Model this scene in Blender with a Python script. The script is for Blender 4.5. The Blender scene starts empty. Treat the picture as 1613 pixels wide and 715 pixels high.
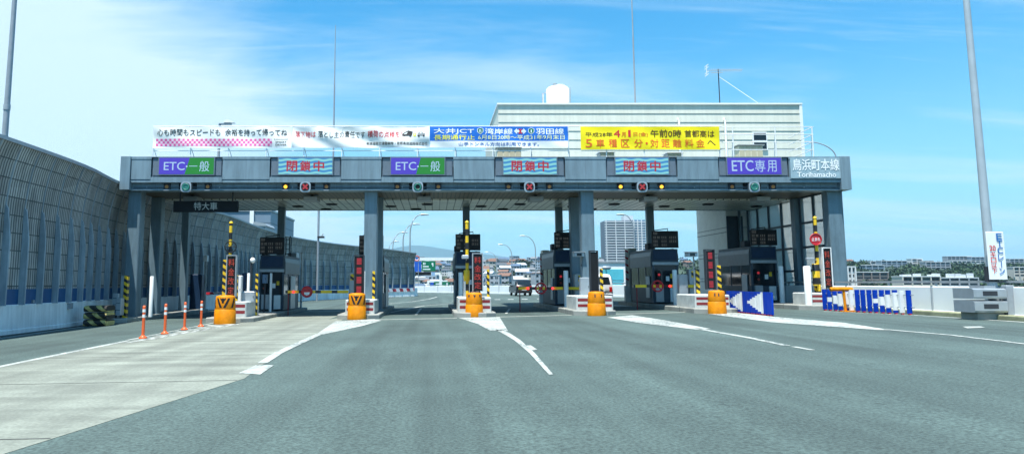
import bpy, math, random
from mathutils import Vector, noise
R = math.radians
rnd = random.Random(7)
scn = bpy.context.scene
COL = scn.collection

# ------------------------------------------------------------------ camera
PITCH = math.atan(152/1200)
cam_d = bpy.data.cameras.new("camera"); cam = bpy.data.objects.new("camera", cam_d); COL.objects.link(cam)
cam.location = (0, 0, 1.5); cam.rotation_euler = (math.pi/2 + PITCH, 0, 0)
cam_d.sensor_width = 36; cam_d.sensor_fit = 'HORIZONTAL'
cam_d.lens = 1200/1613*36
cam_d.shift_x = (806.5-683)/1613; cam_d.shift_y = (294-357.5)/1613
cam_d.clip_start = 0.1; cam_d.clip_end = 30000
scn.camera = cam

# ------------------------------------------------------------------ world, sun, exposure
SUN = Vector((-.15, -.29, 1)).normalized()
w = bpy.data.worlds.new("World"); scn.world = w; w.use_nodes = True
nt = w.node_tree; nt.nodes.clear()
def wn(t, **k):
    n = nt.nodes.new(t)
    for a, b in k.items(): setattr(n, a, b)
    return n
L = nt.links.new
sky = wn('ShaderNodeTexSky', sky_type='NISHITA', sun_disc=False)
sky.sun_elevation = math.asin(SUN.z); sky.sun_rotation = math.atan2(SUN.x, SUN.y)
sky.air_density = 1.3; sky.dust_density = .6; sky.ozone_density = 3.0
hs = wn('ShaderNodeHueSaturation'); hs.inputs['Hue'].default_value = .478; hs.inputs['Saturation'].default_value = 1.18; hs.inputs['Value'].default_value = 1.0
L(sky.outputs[0], hs.inputs['Color'])
skm = wn('ShaderNodeMix', data_type='RGBA', blend_type='MULTIPLY'); skm.inputs[0].default_value = 1
L(hs.outputs[0], skm.inputs[6]); skm.inputs[7].default_value = (.25, .72, .99, 1)
tc = wn('ShaderNodeTexCoord')
sep = wn('ShaderNodeSeparateXYZ'); L(tc.outputs['Generated'], sep.inputs[0])
def wmath(op, a, b=None, c=None):
    n = wn('ShaderNodeMath', operation=op)
    for i, v in enumerate((a, b, c)):
        if v is None: continue
        if isinstance(v, (int, float)): n.inputs[i].default_value = v
        else: L(v, n.inputs[i])
    return n.outputs[0]
def wramp(v, a, b, lo=0., hi=1.):
    n = wn('ShaderNodeMapRange', interpolation_type='SMOOTHSTEP'); L(v, n.inputs[0])
    for i, q in enumerate((a, b, lo, hi)): n.inputs[i+1].default_value = q
    return n.outputs[0]
# cirrus veil: project the direction on a high plane so that streaks get thinner toward the horizon
zz = wmath('ADD', wmath('MAXIMUM', sep.outputs[2], 0.0), .12)
cx = wmath('DIVIDE', sep.outputs[0], zz); cy = wmath('DIVIDE', sep.outputs[1], zz)
comb = wn('ShaderNodeCombineXYZ'); L(cx, comb.inputs[0]); L(cy, comb.inputs[1])
def wnoise(scale, rot, sc, detail=6, rough=.55, dist=.4):
    mp = wn('ShaderNodeMapping'); mp.inputs['Rotation'].default_value = (0, 0, R(rot)); mp.inputs['Scale'].default_value = sc
    L(comb.outputs[0], mp.inputs[0])
    n = wn('ShaderNodeTexNoise'); n.inputs['Scale'].default_value = scale; n.inputs['Detail'].default_value = detail
    n.inputs['Roughness'].default_value = rough; n.inputs['Distortion'].default_value = dist
    L(mp.outputs[0], n.inputs['Vector']); return n.outputs[0]
soft = wnoise(.45, 20, (1, 1, 1), 5, .5, .3)
wisp = wnoise(1.25, 14, (.2, 1, 1), 9, .62, .9)
fine = wnoise(3.6, 22, (.12, 1, 1), 9, .65, 1.2)
texture = wnoise(2.2, 20, (.5, 1, 1), 9, .62, .7)
left = wmath('MULTIPLY', wramp(cx, .15, -1.5), wramp(cy, -.4, .6))                    # the thick veil stands in the left of the sky
veil = wmath('MULTIPLY', wramp(wmath('ADD', wmath('ADD', wmath('ADD', soft, .05), wmath('MULTIPLY', wmath('SUBTRACT', texture, .5), .42)), wmath('MULTIPLY', left, .55)), .62, 1.0), .86)
wis = wmath('ADD', wmath('MULTIPLY', wramp(wisp, .45, .74), .52), wmath('MULTIPLY', wmath('MULTIPLY', wramp(fine, .50, .78), wramp(soft, .34, .58)), .42))
low = wmath('MULTIPLY', wramp(sep.outputs[2], .34, .0), .40)
mask = wmath('MINIMUM', wmath('ADD', wmath('ADD', veil, wis), low), .92)
mix = wn('ShaderNodeMix', data_type='RGBA'); L(mask, mix.inputs[0]); L(skm.outputs[2], mix.inputs[6])
CLOUD = (4.1, 5.2, 5.75, 1)
mix.inputs[7].default_value = CLOUD
bg = wn('ShaderNodeBackground'); bg.inputs[1].default_value = .10
L(mix.outputs[2], bg.inputs[0])
wo = wn('ShaderNodeOutputWorld'); L(bg.outputs[0], wo.inputs[0])

sun_d = bpy.data.lights.new("sun", 'SUN'); sun_d.energy = 4.6; sun_d.angle = R(.5); sun_d.color = (1, .97, .92)
sun = bpy.data.objects.new("sun", sun_d); COL.objects.link(sun)
sun.rotation_euler = SUN.to_track_quat('Z', 'Y').to_euler()

scn.view_settings.view_transform = 'Standard'; scn.view_settings.look = 'None'
scn.view_settings.gamma = 1; scn.view_settings.use_curve_mapping = False
scn.view_settings.exposure = 1.0
scn.cycles.max_bounces = 6; scn.cycles.diffuse_bounces = 2; scn.cycles.glossy_bounces = 3
scn.cycles.transmission_bounces = 4; scn.cycles.transparent_max_bounces = 12; scn.cycles.volume_bounces = 0
scn.cycles.caustics_reflective = False; scn.cycles.caustics_refractive = False

# ------------------------------------------------------------------ picture <-> place
CS, CC = math.sin(PITCH), math.cos(PITCH)
FALL = .018                                     # crossfall of the carriageway
def gz(x): return FALL*x
def P(x, y, Y):                                 # the point of the plane at depth Y that shows at pixel x, y of the photograph
    u = (x-683)/1200; v = (294-y)/1200
    dy = CC - v*CS; dz = CS + v*CC
    return Vector((u*Y/dy, Y, 1.5 + dz*Y/dy))
def G(x, y, up=0.):                             # the point of the carriageway that shows at pixel x, y
    u = (x-683)/1200; v = (294-y)/1200
    dy = CC - v*CS; dz = CS + v*CC
    t = 1.5/(FALL*u - dz)
    return Vector((u*t, dy*t, FALL*u*t + up))

# ------------------------------------------------------------------ materials
MATS = {}
def mat(name, col, rough=.6, metal=0., var=.12, scale=3., bump=0., bscale=40., emit=None, estr=1., stretch=(1, 1, 1), spec=.5, alpha=None):
    if name in MATS: return MATS[name]
    m = bpy.data.materials.new(name); m.use_nodes = True; n = m.node_tree.nodes; l = m.node_tree.links.new
    b = n['Principled BSDF']; b.inputs['Roughness'].default_value = rough; b.inputs['Metallic'].default_value = metal
    b.inputs['Specular IOR Level'].default_value = spec
    tcn = n.new('ShaderNodeTexCoord'); mp = n.new('ShaderNodeMapping'); mp.inputs['Scale'].default_value = stretch
    l(tcn.outputs['Object'], mp.inputs[0])
    tx = n.new('ShaderNodeTexNoise'); tx.inputs['Scale'].default_value = scale; tx.inputs['Detail'].default_value = 6; tx.inputs['Roughness'].default_value = .6
    l(mp.outputs[0], tx.inputs['Vector'])
    rp = n.new('ShaderNodeMapRange'); l(tx.outputs[0], rp.inputs[0])
    for i, q in enumerate((.3, .7, 1-var, 1+var*.6)): rp.inputs[i+1].default_value = q
    mx = n.new('ShaderNodeMix'); mx.data_type = 'RGBA'; mx.blend_type = 'MULTIPLY'; mx.inputs[0].default_value = 1
    mx.inputs[6].default_value = (*col, 1); l(rp.outputs[0], mx.inputs[7]); l(mx.outputs[2], b.inputs['Base Color'])
    if bump:
        t2 = n.new('ShaderNodeTexNoise'); t2.inputs['Scale'].default_value = bscale; t2.inputs['Detail'].default_value = 4; l(mp.outputs[0], t2.inputs['Vector'])
        bm = n.new('ShaderNodeBump'); bm.inputs['Strength'].default_value = bump; bm.inputs['Distance'].default_value = .02; l(t2.outputs[0], bm.inputs['Height']); l(bm.outputs[0], b.inputs['Normal'])
    if emit:
        b.inputs['Emission Color'].default_value = (*emit, 1); b.inputs['Emission Strength'].default_value = estr
    m['mix'] = mx.name
    MATS[name] = m; return m
def nodes(m): return m.node_tree.nodes, m.node_tree.links.new, m.node_tree.nodes['Principled BSDF']
def stripes(name, c1, c2, axis=(0, 0, 1), period=.3, duty=.5, rough=.45, wear=.15):
    m = mat(name, (1, 1, 1), rough, var=wear, scale=6); n, l, b = nodes(m)
    tcn = n.new('ShaderNodeTexCoord'); dp = n.new('ShaderNodeVectorMath'); dp.operation = 'DOT_PRODUCT'; l(tcn.outputs['Object'], dp.inputs[0]); dp.inputs[1].default_value = axis
    dv = n.new('ShaderNodeMath'); dv.operation = 'DIVIDE'; l(dp.outputs['Value'], dv.inputs[0]); dv.inputs[1].default_value = period
    fr = n.new('ShaderNodeMath'); fr.operation = 'FRACT'; l(dv.outputs[0], fr.inputs[0])
    gt = n.new('ShaderNodeMath'); gt.operation = 'GREATER_THAN'; l(fr.outputs[0], gt.inputs[0]); gt.inputs[1].default_value = duty
    mc = n.new('ShaderNodeMix'); mc.data_type = 'RGBA'; l(gt.outputs[0], mc.inputs[0]); mc.inputs[6].default_value = (*c1, 1); mc.inputs[7].default_value = (*c2, 1)
    l(mc.outputs[2], n[m['mix']].inputs[6]); return m
def ribs(name, col, dark, axis, period, duty=.85, rough=.5, metal=0., var=.12, scale=2., bump=.6, axis2=None, period2=None, duty2=.97):
    """sheet with joints or corrugation: darker lines across axis, a real groove in the bump"""
    m = mat(name, col, rough, metal, var, scale); n, l, b = nodes(m)
    tcn = n.new('ShaderNodeTexCoord')
    def line(ax, per, du):
        dp = n.new('ShaderNodeVectorMath'); dp.operation = 'DOT_PRODUCT'; l(tcn.outputs['Object'], dp.inputs[0]); dp.inputs[1].default_value = ax
        dv = n.new('ShaderNodeMath'); dv.operation = 'DIVIDE'; l(dp.outputs['Value'], dv.inputs[0]); dv.inputs[1].default_value = per
        fr = n.new('ShaderNodeMath'); fr.operation = 'FRACT'; l(dv.outputs[0], fr.inputs[0])
        gt = n.new('ShaderNodeMath'); gt.operation = 'GREATER_THAN'; l(fr.outputs[0], gt.inputs[0]); gt.inputs[1].default_value = du
        return gt.outputs[0]
    v = line(axis, period, duty)
    if axis2:
        v2 = line(axis2, period2, duty2); a = n.new('ShaderNodeMath'); a.operation = 'MAXIMUM'; l(v, a.inputs[0]); l(v2, a.inputs[1]); v = a.outputs[0]
    mc = n.new('ShaderNodeMix'); mc.data_type = 'RGBA'; l(v, mc.inputs[0]); mc.inputs[6].default_value = (*col, 1); mc.inputs[7].default_value = (*dark, 1)
    l(mc.outputs[2], n[m['mix']].inputs[6]); return m

YEL = (.78, .50, .015); BLK = (.015, .016, .018)
M_asph = mat('asphalt', (.072, .098, .092), .85, var=.16, scale=.35, bump=.5, bscale=55)
M_conc = mat('concrete', (.29, .30, .27), .85, var=.25, scale=1.2, bump=.15, bscale=30)
M_wallc = mat('painted_concrete', (.83, .86, .84), .75, var=.16, scale=.9, stretch=(1, 1, .5))
M_white = mat('white_paint', (.80, .82, .80), .5, var=.07)
M_line = mat('road_paint', (.74, .76, .72), .7, var=.3, scale=2.2, bump=.2)
M_fasc = mat('grey_blue_panel', (.175, .255, .30), .42, var=.06, scale=.8)
M_fdark = mat('grey_blue_dark', (.12, .16, .20), .5, var=.08)
M_beam = mat('steel_beam_paint', (.19, .27, .325), .45, var=.1)
M_colm = mat('column_paint', (.13, .20, .24), .45, var=.12, scale=1.5)
M_metal = mat('galvanised', (.36, .40, .42), .45, .3, var=.15, scale=5)
M_pole = mat('pole_grey', (.30, .34, .37), .5, .2, var=.12, scale=4)
M_blk = mat('black_plastic', (.012, .014, .016), .6, spec=.2)
M_dark = mat('dark_grey', (.035, .042, .05), .6, spec=.25)
M_yel = mat('yellow_plastic', (.68, .23, .002), .5, spec=.25, var=.2, scale=5)
M_yp = mat('yellow_paint', YEL, .4)
M_bp = mat('black_paint', BLK, .5, spec=.25)
M_red = mat('red_paint', (.55, .02, .03), .45)
M_dred = mat('dark_red_band', (.22, .02, .025), .55, var=.2)
M_org = mat('orange_rubber', (.80, .13, .03), .45)
M_refl = mat('white_reflector', (.8, .8, .78), .3)
M_navy = mat('navy_panel', (.010, .032, .075), .45, spec=.25)
M_cab = mat('cabin_steel', (.05, .075, .10), .5, .0, spec=.3)
M_cabl = mat('cabin_silver', (.38, .43, .46), .35, .4, var=.12)
M_glass = mat('dark_glass', (.012, .02, .026), .08, var=.02, spec=.4)
M_blue = mat('blue_vinyl', (.002, .045, .40), .6, spec=.1)
M_wv = mat('white_vinyl', (.80, .83, .82), .5)
M_btex = mat('text_black', (.03, .03, .03), .6)
M_rtex = mat('text_red', (.65, .02, .03), .6)
M_bltex = mat('text_blue', (.01, .10, .42), .6)
M_wtex = mat('text_white', (.85, .9, .9), .5)
M_ytex = mat('text_yellow', (.9, .85, .06), .5)
M_otex = mat('text_orange', (.80, .13, .01), .6)
M_brtex = mat('text_brown', (.10, .03, .005), .6)
M_ban = mat('banner_cloth', (.88, .89, .85), .7, var=.05, bump=.0)
M_bany = mat('banner_yellow', (.92, .74, .0), .7, var=.03)
M_banb = mat('banner_blue', (.005, .16, .62), .7, var=.05)
M_pink = mat('pink_print', (.75, .11, .33), .7)
M_gsign = mat('green_sign', (.0, .16, .075), .45)
M_tree = mat('foliage_dark', (.014, .042, .014), .8, var=.5, scale=.15)
M_tree2 = mat('foliage_light', (.028, .070, .018), .8, var=.4, scale=.2)
M_bark = mat('bark', (.08, .06, .045), .9)
M_hill = mat('hill_ground', (.035, .06, .032), .9, var=.4, scale=.02)
S_zy = stripes('hazard_vertical', YEL, BLK, (.6, 0, 1), .30, .5)
S_pole = stripes('pole_bands', YEL, BLK, (0, 0, 1), .62, .5)
S_arm = stripes('arm_bands', BLK, (.95, .62, .01), (1, 0, 0), .85, .34)
S_rw = stripes('red_white_bands', (.55, .03, .05), (.8, .8, .8), (.5, 0, 1), .42, .28)
S_rwl = stripes('red_white_length', (.6, .03, .05), (.8, .8, .8), (.7, .7, .4), 1.1, .5)
S_pad = stripes('bale_stripes', (.60, .48, .17), (.025, .025, .022), (.8, 0, 1), .42, .42, .7, .45)
M_soff = ribs('corrugated_soffit', (.13, .11, .07), (.04, .035, .025), (1, 0, 0), .22, .7)
M_ceil = ribs('ceiling_tiles', (.82, .84, .75), (.13, .14, .12), (1, 0, 0), .42, .86, .35, .2, .25, .9, .5, (0, 1, 0), .75, .93)
M_nb = ribs('louvre_panel', (.44, .44, .41), (.10, .11, .108), (0, 1, 0), .155, .62, .6, 0, .2, .7, .5, (0, 0, 1), .62, .93)
M_nbb = mat('blue_band', (.01, .085, .22), .5, var=.15)
M_post = mat('barrier_post', (.30, .37, .42), .5)
M_wpan = ribs('white_cladding', (.86, .88, .82), (.25, .27, .25), (0, 0, 1), 1.55, .975, .6, 0, .08)

def streak(m, lo=.74, hi=1.08):
    n, l, b = nodes(m); mxn = n[m['mix']]; old = mxn.inputs[7].links[0].from_socket
    t = n.new('ShaderNodeTexCoord'); mp = n.new('ShaderNodeMapping'); mp.inputs['Scale'].default_value = (2.6, 2.6, .3); l(t.outputs['Object'], mp.inputs[0])
    tx = n.new('ShaderNodeTexNoise'); tx.inputs['Scale'].default_value = 1.6; tx.inputs['Detail'].default_value = 8; tx.inputs['Roughness'].default_value = .65; l(mp.outputs[0], tx.inputs['Vector'])
    r = n.new('ShaderNodeMapRange'); l(tx.outputs[0], r.inputs[0])
    for i, q in enumerate((.38, .62, lo, hi)): r.inputs[i+1].default_value = q
    k = n.new('ShaderNodeMath'); k.operation = 'MULTIPLY'; l(old, k.inputs[0]); l(r.outputs[0], k.inputs[1]); l(k.outputs[0], mxn.inputs[7])
for m_ in (M_fasc, M_beam, M_colm): streak(m_, .80, 1.07)
streak(M_wallc, .86, 1.04); streak(M_nb, .70, 1.12); streak(M_post, .75, 1.1)
n, l, b = nodes(M_nb); t_ = n.new('ShaderNodeTexCoord'); dv_ = n.new('ShaderNodeVectorMath'); dv_.operation = 'DIVIDE'; l(t_.outputs['Object'], dv_.inputs[0]); dv_.inputs[1].default_value = (90, 1.25, .62)
fl_ = n.new('ShaderNodeVectorMath'); fl_.operation = 'FLOOR'; l(dv_.outputs[0], fl_.inputs[0]); wn2 = n.new('ShaderNodeTexWhiteNoise'); l(fl_.outputs[0], wn2.inputs['Vector'])
r_ = n.new('ShaderNodeMapRange'); l(wn2.outputs['Value'], r_.inputs[0]); r_.inputs[3].default_value = .78; r_.inputs[4].default_value = 1.14
k_ = n.new('ShaderNodeMath'); k_.operation = 'MULTIPLY'; mxn_ = n[M_nb['mix']]; l(mxn_.inputs[7].links[0].from_socket, k_.inputs[0]); l(r_.outputs[0], k_.inputs[1]); l(k_.outputs[0], mxn_.inputs[7])

def led(name, c, s=2.2, dot=.036):
    """lamp matrix: bright dots on black"""
    m = mat(name, (.02, .02, .02), .4, emit=c, estr=s); return m
E_red = led('led_red', (1, .035, .01), .24); E_org = led('led_orange', (1, .09, .02), .24)
E_blue = led('lamp_blue', (.085, .045, .80), .36); E_green = led('lamp_green', (.0, .22, .004), .52)
E_white = led('lamp_pale', (.45, .70, 1.), .42); E_redk = led('lamp_crimson', (.62, .004, .02), .33)
E_sig = led('signal_green', (.02, .42, .36), .24); E_amb = led('amber_lit', (1, .50, .03), 1.1)
E_ambd = mat('amber_unlit', (.45, .16, .02), .3); E_sigr = led('signal_red', (.6, .02, .03), .32)
E_flash = led('red_flasher', (1, .03, .04), 1.6); E_tail = mat('tail_red', (.5, .01, .01), .25)
E_txt = led('board_text', (.62, .66, .62), .06)
def wavy():                                     # screen of moving pale waves behind the word for 'closed'
    m = mat('closed_screen', (.02, .02, .02), .4, emit=(.1, .4, .7), estr=.42); n, l, b = nodes(m)
    tcn = n.new('ShaderNodeTexCoord'); sp = n.new('ShaderNodeSeparateXYZ'); l(tcn.outputs['Object'], sp.inputs[0])
    a = n.new('ShaderNodeMath'); a.operation = 'SINE'; k = n.new('ShaderNodeMath'); k.operation = 'MULTIPLY'; l(sp.outputs[0], k.inputs[0]); k.inputs[1].default_value = 9; l(k.outputs[0], a.inputs[0])
    c = n.new('ShaderNodeMath'); c.operation = 'MULTIPLY_ADD'; l(a.outputs[0], c.inputs[0]); c.inputs[1].default_value = .025; l(sp.outputs[2], c.inputs[2])
    d = n.new('ShaderNodeMath'); d.operation = 'MULTIPLY'; l(c.outputs[0], d.inputs[0]); d.inputs[1].default_value = 30
    e = n.new('ShaderNodeMath'); e.operation = 'SINE'; l(d.outputs[0], e.inputs[0])
    r = n.new('ShaderNodeMapRange'); l(e.outputs[0], r.inputs[0]); r.inputs[1].default_value = -.7; r.inputs[2].default_value = .7
    mc = n.new('ShaderNodeMix'); mc.data_type = 'RGBA'; l(r.outputs[0], mc.inputs[0]); mc.inputs[6].default_value = (.03, .27, .68, 1); mc.inputs[7].default_value = (.28, .78, .82, 1)
    l(mc.outputs[2], b.inputs['Emission Color']); return m
E_wavy = wavy()

# ------------------------------------------------------------------ mesh helper
ORG = {}
class MB:
    def __init__(s): s.v = []; s.f = []; s.fm = []; s.sm = []; s.mats = []
    def mi(s, m):
        if m not in s.mats: s.mats.append(m)
        return s.mats.index(m)
    def face(s, pts, m, smooth=False):
        k = len(s.v); s.v += [tuple(p) for p in pts]; s.f.append(tuple(range(k, k+len(pts)))); s.fm.append(s.mi(m)); s.sm.append(smooth)
    def mesh(s, vs, fs, m, smooth=False):
        k = len(s.v); s.v += [tuple(p) for p in vs]; i = s.mi(m)
        for f in fs: s.f.append(tuple(k+q for q in f)); s.fm.append(i); s.sm.append(smooth)
    def box(s, x0, x1, y0, y1, z0, z1, m, ch=0.):
        if x0 > x1: x0, x1 = x1, x0
        if y0 > y1: y0, y1 = y1, y0
        if z0 > z1: z0, z1 = z1, z0
        c = min(ch, (x1-x0)/3, (y1-y0)/3, (z1-z0)/3)
        if c > 0:                               # chamfered: octagon in plan with chamfered top
            def ring(i, z): return [(x0+i+c, y0+i, z), (x1-i-c, y0+i, z), (x1-i, y0+i+c, z), (x1-i, y1-i-c, z), (x1-i-c, y1-i, z), (x0+i+c, y1-i, z), (x0+i, y1-i-c, z), (x0+i, y0+i+c, z)]
            rs = [ring(0, z0), ring(0, z1-c), ring(c, z1)]
            vs = sum(rs, []); fs = [tuple(range(7, -1, -1)), tuple(range(16, 24))]
            for a in (0, 8):
                for i in range(8): j = (i+1) % 8; fs.append((a+i, a+j, a+8+j, a+8+i))
            s.mesh(vs, fs, m); return
        vs = [(x0, y0, z0), (x1, y0, z0), (x1, y1, z0), (x0, y1, z0), (x0, y0, z1), (x1, y0, z1), (x1, y1, z1), (x0, y1, z1)]
        s.mesh(vs, [(3, 2, 1, 0), (4, 5, 6, 7), (0, 1, 5, 4), (1, 2, 6, 5), (2, 3, 7, 6), (3, 0, 4, 7)], m)
    def obox(s, c, ax, hx, hy, z0, z1, m):      # box turned in plan: centre, direction of its length
        ax = Vector((ax[0], ax[1], 0)).normalized(); n = Vector((-ax.y, ax.x, 0)); c = Vector((c[0], c[1], 0))
        q = [c-ax*hx-n*hy, c+ax*hx-n*hy, c+ax*hx+n*hy, c-ax*hx+n*hy]
        vs = [(p.x, p.y, z0) for p in q]+[(p.x, p.y, z1) for p in q]
        s.mesh(vs, [(3, 2, 1, 0), (4, 5, 6, 7), (0, 1, 5, 4), (1, 2, 6, 5), (2, 3, 7, 6), (3, 0, 4, 7)], m)
    def tube(s, path, r, m, n=8, r1=None, caps=True):
        path = [Vector(p) for p in path]; k = len(path); vs = []
        for i, p in enumerate(path):
            d = (path[min(i+1, k-1)]-path[max(i-1, 0)]).normalized()
            a = Vector((0, 0, 1)) if abs(d.z) < .9 else Vector((1, 0, 0))
            u = d.cross(a).normalized(); v = d.cross(u).normalized()
            rr = r if r1 is None else r+(r1-r)*i/(k-1)
            for j in range(n):
                t = 2*math.pi*j/n; vs.append(p+u*rr*math.cos(t)+v*rr*math.sin(t))
        fs = [(i*n+j, i*n+(j+1) % n, (i+1)*n+(j+1) % n, (i+1)*n+j) for i in range(k-1) for j in range(n)]
        s.mesh(vs, fs, m, True)
        if caps: s.mesh(vs[:n], [tuple(range(n-1, -1, -1))], m); s.mesh(vs[-n:], [tuple(range(n))], m)
    def lathe(s, prof, c, m, n=20, axis='z'):   # prof: (radius, height)
        vs = []
        for r, h in prof:
            for j in range(n):
                t = 2*math.pi*j/n; a, b = r*math.cos(t), r*math.sin(t)
                vs.append((c[0]+a, c[1]+b, c[2]+h) if axis == 'z' else ((c[0]+a, c[1]+h, c[2]+b) if axis == 'y' else (c[0]+h, c[1]+a, c[2]+b)))
        k = len(prof)
        fs = [(i*n+j, i*n+(j+1) % n, (i+1)*n+(j+1) % n, (i+1)*n+j) for i in range(k-1) for j in range(n)]
        s.mesh(vs, fs, m, True)
        s.mesh(vs[:n], [tuple(range(n-1, -1, -1))], m); s.mesh(vs[-n:], [tuple(range(n))], m)
    def ring(s, c, r, t, m, n=24, axis='y'):
        pts = []
        for j in range(n+1):
            a = 2*math.pi*j/n
            pts.append((c[0]+r*math.cos(a), c[1], c[2]+r*math.sin(a)))
        s.tube(pts, t, m, 6, caps=False)
    def disc(s, c, r, m, th=.03, n=24):         # flat round plate facing -Y
        s.lathe([(r, th), (r, 0)], c, m, n, 'y')
    def prism(s, poly, y0, y1, m):              # polygon in x-z pushed along Y
        k = len(poly); vs = [(a, y0, b) for a, b in poly]+[(a, y1, b) for a, b in poly]
        s.mesh(vs, [tuple(range(k)), tuple(range(2*k-1, k-1, -1))]+[((i+1) % k, i, k+i, k+(i+1) % k) for i in range(k)], m)
    def extr(s, poly, x0, x1, m):               # polygon in y-z pushed along X
        k = len(poly); vs = [(x0, a, b) for a, b in poly]+[(x1, a, b) for a, b in poly]
        s.mesh(vs, [tuple(range(k-1, -1, -1)), tuple(range(k, 2*k))]+[(i, (i+1) % k, k+(i+1) % k, k+i) for i in range(k)], m)
    def slab(s, pts, z0, z1, m):                # polygon in plan
        k = len(pts); vs = [(p[0], p[1], z0+(gz(p[0]) if SL else 0)) for p in pts]+[(p[0], p[1], z1+(gz(p[0]) if SL else 0)) for p in pts]
        s.mesh(vs, [tuple(range(k-1, -1, -1)), tuple(range(k, 2*k))]+[(i, (i+1) % k, k+(i+1) % k, k+i) for i in range(k)], m)
    def text(s, body, x0, x1, z0, z1, y, m, bold=.0, mapf=None, th=.012):
        """lettering facing -Y, fitted to the rectangle; mapf moves (x, z, out) to another surface"""
        vs, fs = glyphs(body, 0.)
        if not vs: return
        ax, bx = min(v[0] for v in vs), max(v[0] for v in vs); az, bz = min(v[1] for v in vs), max(v[1] for v in vs)
        sx = (x1-x0)/max(bx-ax, 1e-6); sz = (z1-z0)/max(bz-az, 1e-6)
        if bz-az < .35*(bx-ax)/max(len(body), 1): sz = sx; z0 = (z0+z1)/2-(bz-az)*sz/2
        sh = bold*min(abs(sx), abs(sz))*.9       # heavier strokes: shifted copies laid over each other
        for k, (du, dv) in enumerate(((0, 0), (1, 0), (-1, 0), (0, 1), (0, -1)) if bold else ((0, 0),)):
            out = []
            for v in vs:
                X, Z = x0+(v[0]-ax)*sx+du*sh, z0+(v[1]-az)*sz+dv*sh
                out.append(mapf(X, Z, th+k*.0007) if mapf else (X, y-th-k*.0007, Z))
            s.mesh(out, fs, m)
    def vtext(s, body, x0, x1, z0, z1, y, m, bold=.0, gap=.12, turn='', mapf=None):
        n = len(body); h = (z1-z0)/n
        for i, ch in enumerate(body):
            a = z1-h*(i+1)+h*gap/2; b = z1-h*i-h*gap/2
            if ch == 'ー': w = (x1-x0); s.text('|', x0+w*.44, x1-w*.44, a, b, y, m, bold, mapf)
            elif ch == '・': pass
            else: s.text(ch, x0, x1, a, b, y, m, bold, mapf)
    def build(s, name, parent=None, origin=None):
        o0 = Vector(ORG[parent.name]) if parent else Vector(origin or (0, 0, 0))
        me = bpy.data.meshes.new(name)
        me.from_pydata([(v[0]-o0.x, v[1]-o0.y, v[2]-o0.z) for v in s.v], [], s.f)
        for m in s.mats: me.materials.append(m)
        me.polygons.foreach_set('material_index', s.fm); me.polygons.foreach_set('use_smooth', s.sm); me.update()
        o = bpy.data.objects.new(name, me); COL.objects.link(o)
        if parent: o.parent = parent
        else: o.location = o0
        ORG[o.name] = tuple(o0); return o
SL = False
GC = {}
def glyphs(body, bold):
    key = (body, bold)
    if key in GC: return GC[key]
    c = bpy.data.curves.new('lettering', 'FONT'); c.body = body; c.resolution_u = 3; c.offset = bold
    o = bpy.data.objects.new('lettering', c); COL.objects.link(o)
    bpy.context.view_layer.update()
    me = bpy.data.meshes.new_from_object(o.evaluated_get(bpy.context.evaluated_depsgraph_get()))
    r = ([(v.co.x, v.co.y) for v in me.vertices], [tuple(p.vertices) for p in me.polygons])
    bpy.data.objects.remove(o); bpy.data.curves.remove(c); bpy.data.meshes.remove(me)
    GC[key] = r; return r
def tag(o, label=None, cat=None, group=None, kind=None):
    if label: o['label'] = label
    if cat: o['category'] = cat
    if group: o['group'] = group
    if kind: o['kind'] = kind
    return o
def thing(name, label, cat, loc, group=None):
    o = bpy.data.objects.new(name, None); COL.objects.link(o); o.location = loc; o.empty_display_size = .2
    ORG[o.name] = tuple(loc); return tag(o, label, cat, group)
def copy_tree(o, loc, parent=None):
    c = o.copy(); COL.objects.link(c)
    if parent: c.parent = parent
    else: c.location = loc
    for ch in list(o.children): copy_tree(ch, None, c)
    return c
def bbx(x0, x1, y0, y1, Y):                     # rectangle of the photograph at depth Y: x0, x1, z0, z1
    a = P(x0, (y0+y1)/2, Y); b = P(x1, (y0+y1)/2, Y)
    return a.x, b.x, P((x0+x1)/2, y1, Y).z, P((x0+x1)/2, y0, Y).z

# ================================================================== THE SETTING
# left edge of the carriageway (parapet under the noise barrier): X, Y, height of the barrier top
LW = [(-14.75, -25, 6.3), (-14.75, 10, 6.3), (-14.75, 29, 6.3), (-15.3, 35, 6.25), (-15.72, 40, 6.2), (-15.6, 46, 6.2), (-14.8, 53, 6.2), (-14.6, 62, 6.0), (-13.7, 72, 5.8), (-11.6, 79, 5.65), (-8.7, 84, 5.5), (-5.7, 87.5, 5.35), (-2.3, 91, 5.0)]
LW2 = [(-2.3, 91), (-2.0, 97), (-3.2, 107), (-7, 120), (-15, 136), (-30, 155)]
RW = [(18.75, -25), (18.75, 46), (18.5, 54), (17.4, 62), (15.9, 68), (13.8, 78), (11.6, 88), (8.6, 98), (5.2, 108), (1.2, 120), (-5, 134), (-16, 150), (-28, 165)]
def smooth(pl, step):
    """points every `step` metres on a smooth line through pl"""
    pts = [Vector(p) for p in pl]; dense = []
    for i in range(len(pts)-1):
        p0 = pts[max(i-1, 0)]; p1 = pts[i]; p2 = pts[i+1]; p3 = pts[min(i+2, len(pts)-1)]
        for k in range(24):
            t = k/24; dense.append(.5*((2*p1)+(p2-p0)*t+(2*p0-5*p1+4*p2-p3)*t*t+(3*p1-p0-3*p2+p3)*t**3))
    dense.append(pts[-1]); out = [dense[0]]; acc = 0
    for a, b in zip(dense, dense[1:]):
        d = (Vector(b[:2])-Vector(a[:2])).length
        while acc+d >= step:
            t = (step-acc)/d; a = a+(b-a)*t; out.append(a.copy()); d = (Vector(b[:2])-Vector(a[:2])).length; acc = 0
        acc += d
    out.append(dense[-1]); return out
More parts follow.
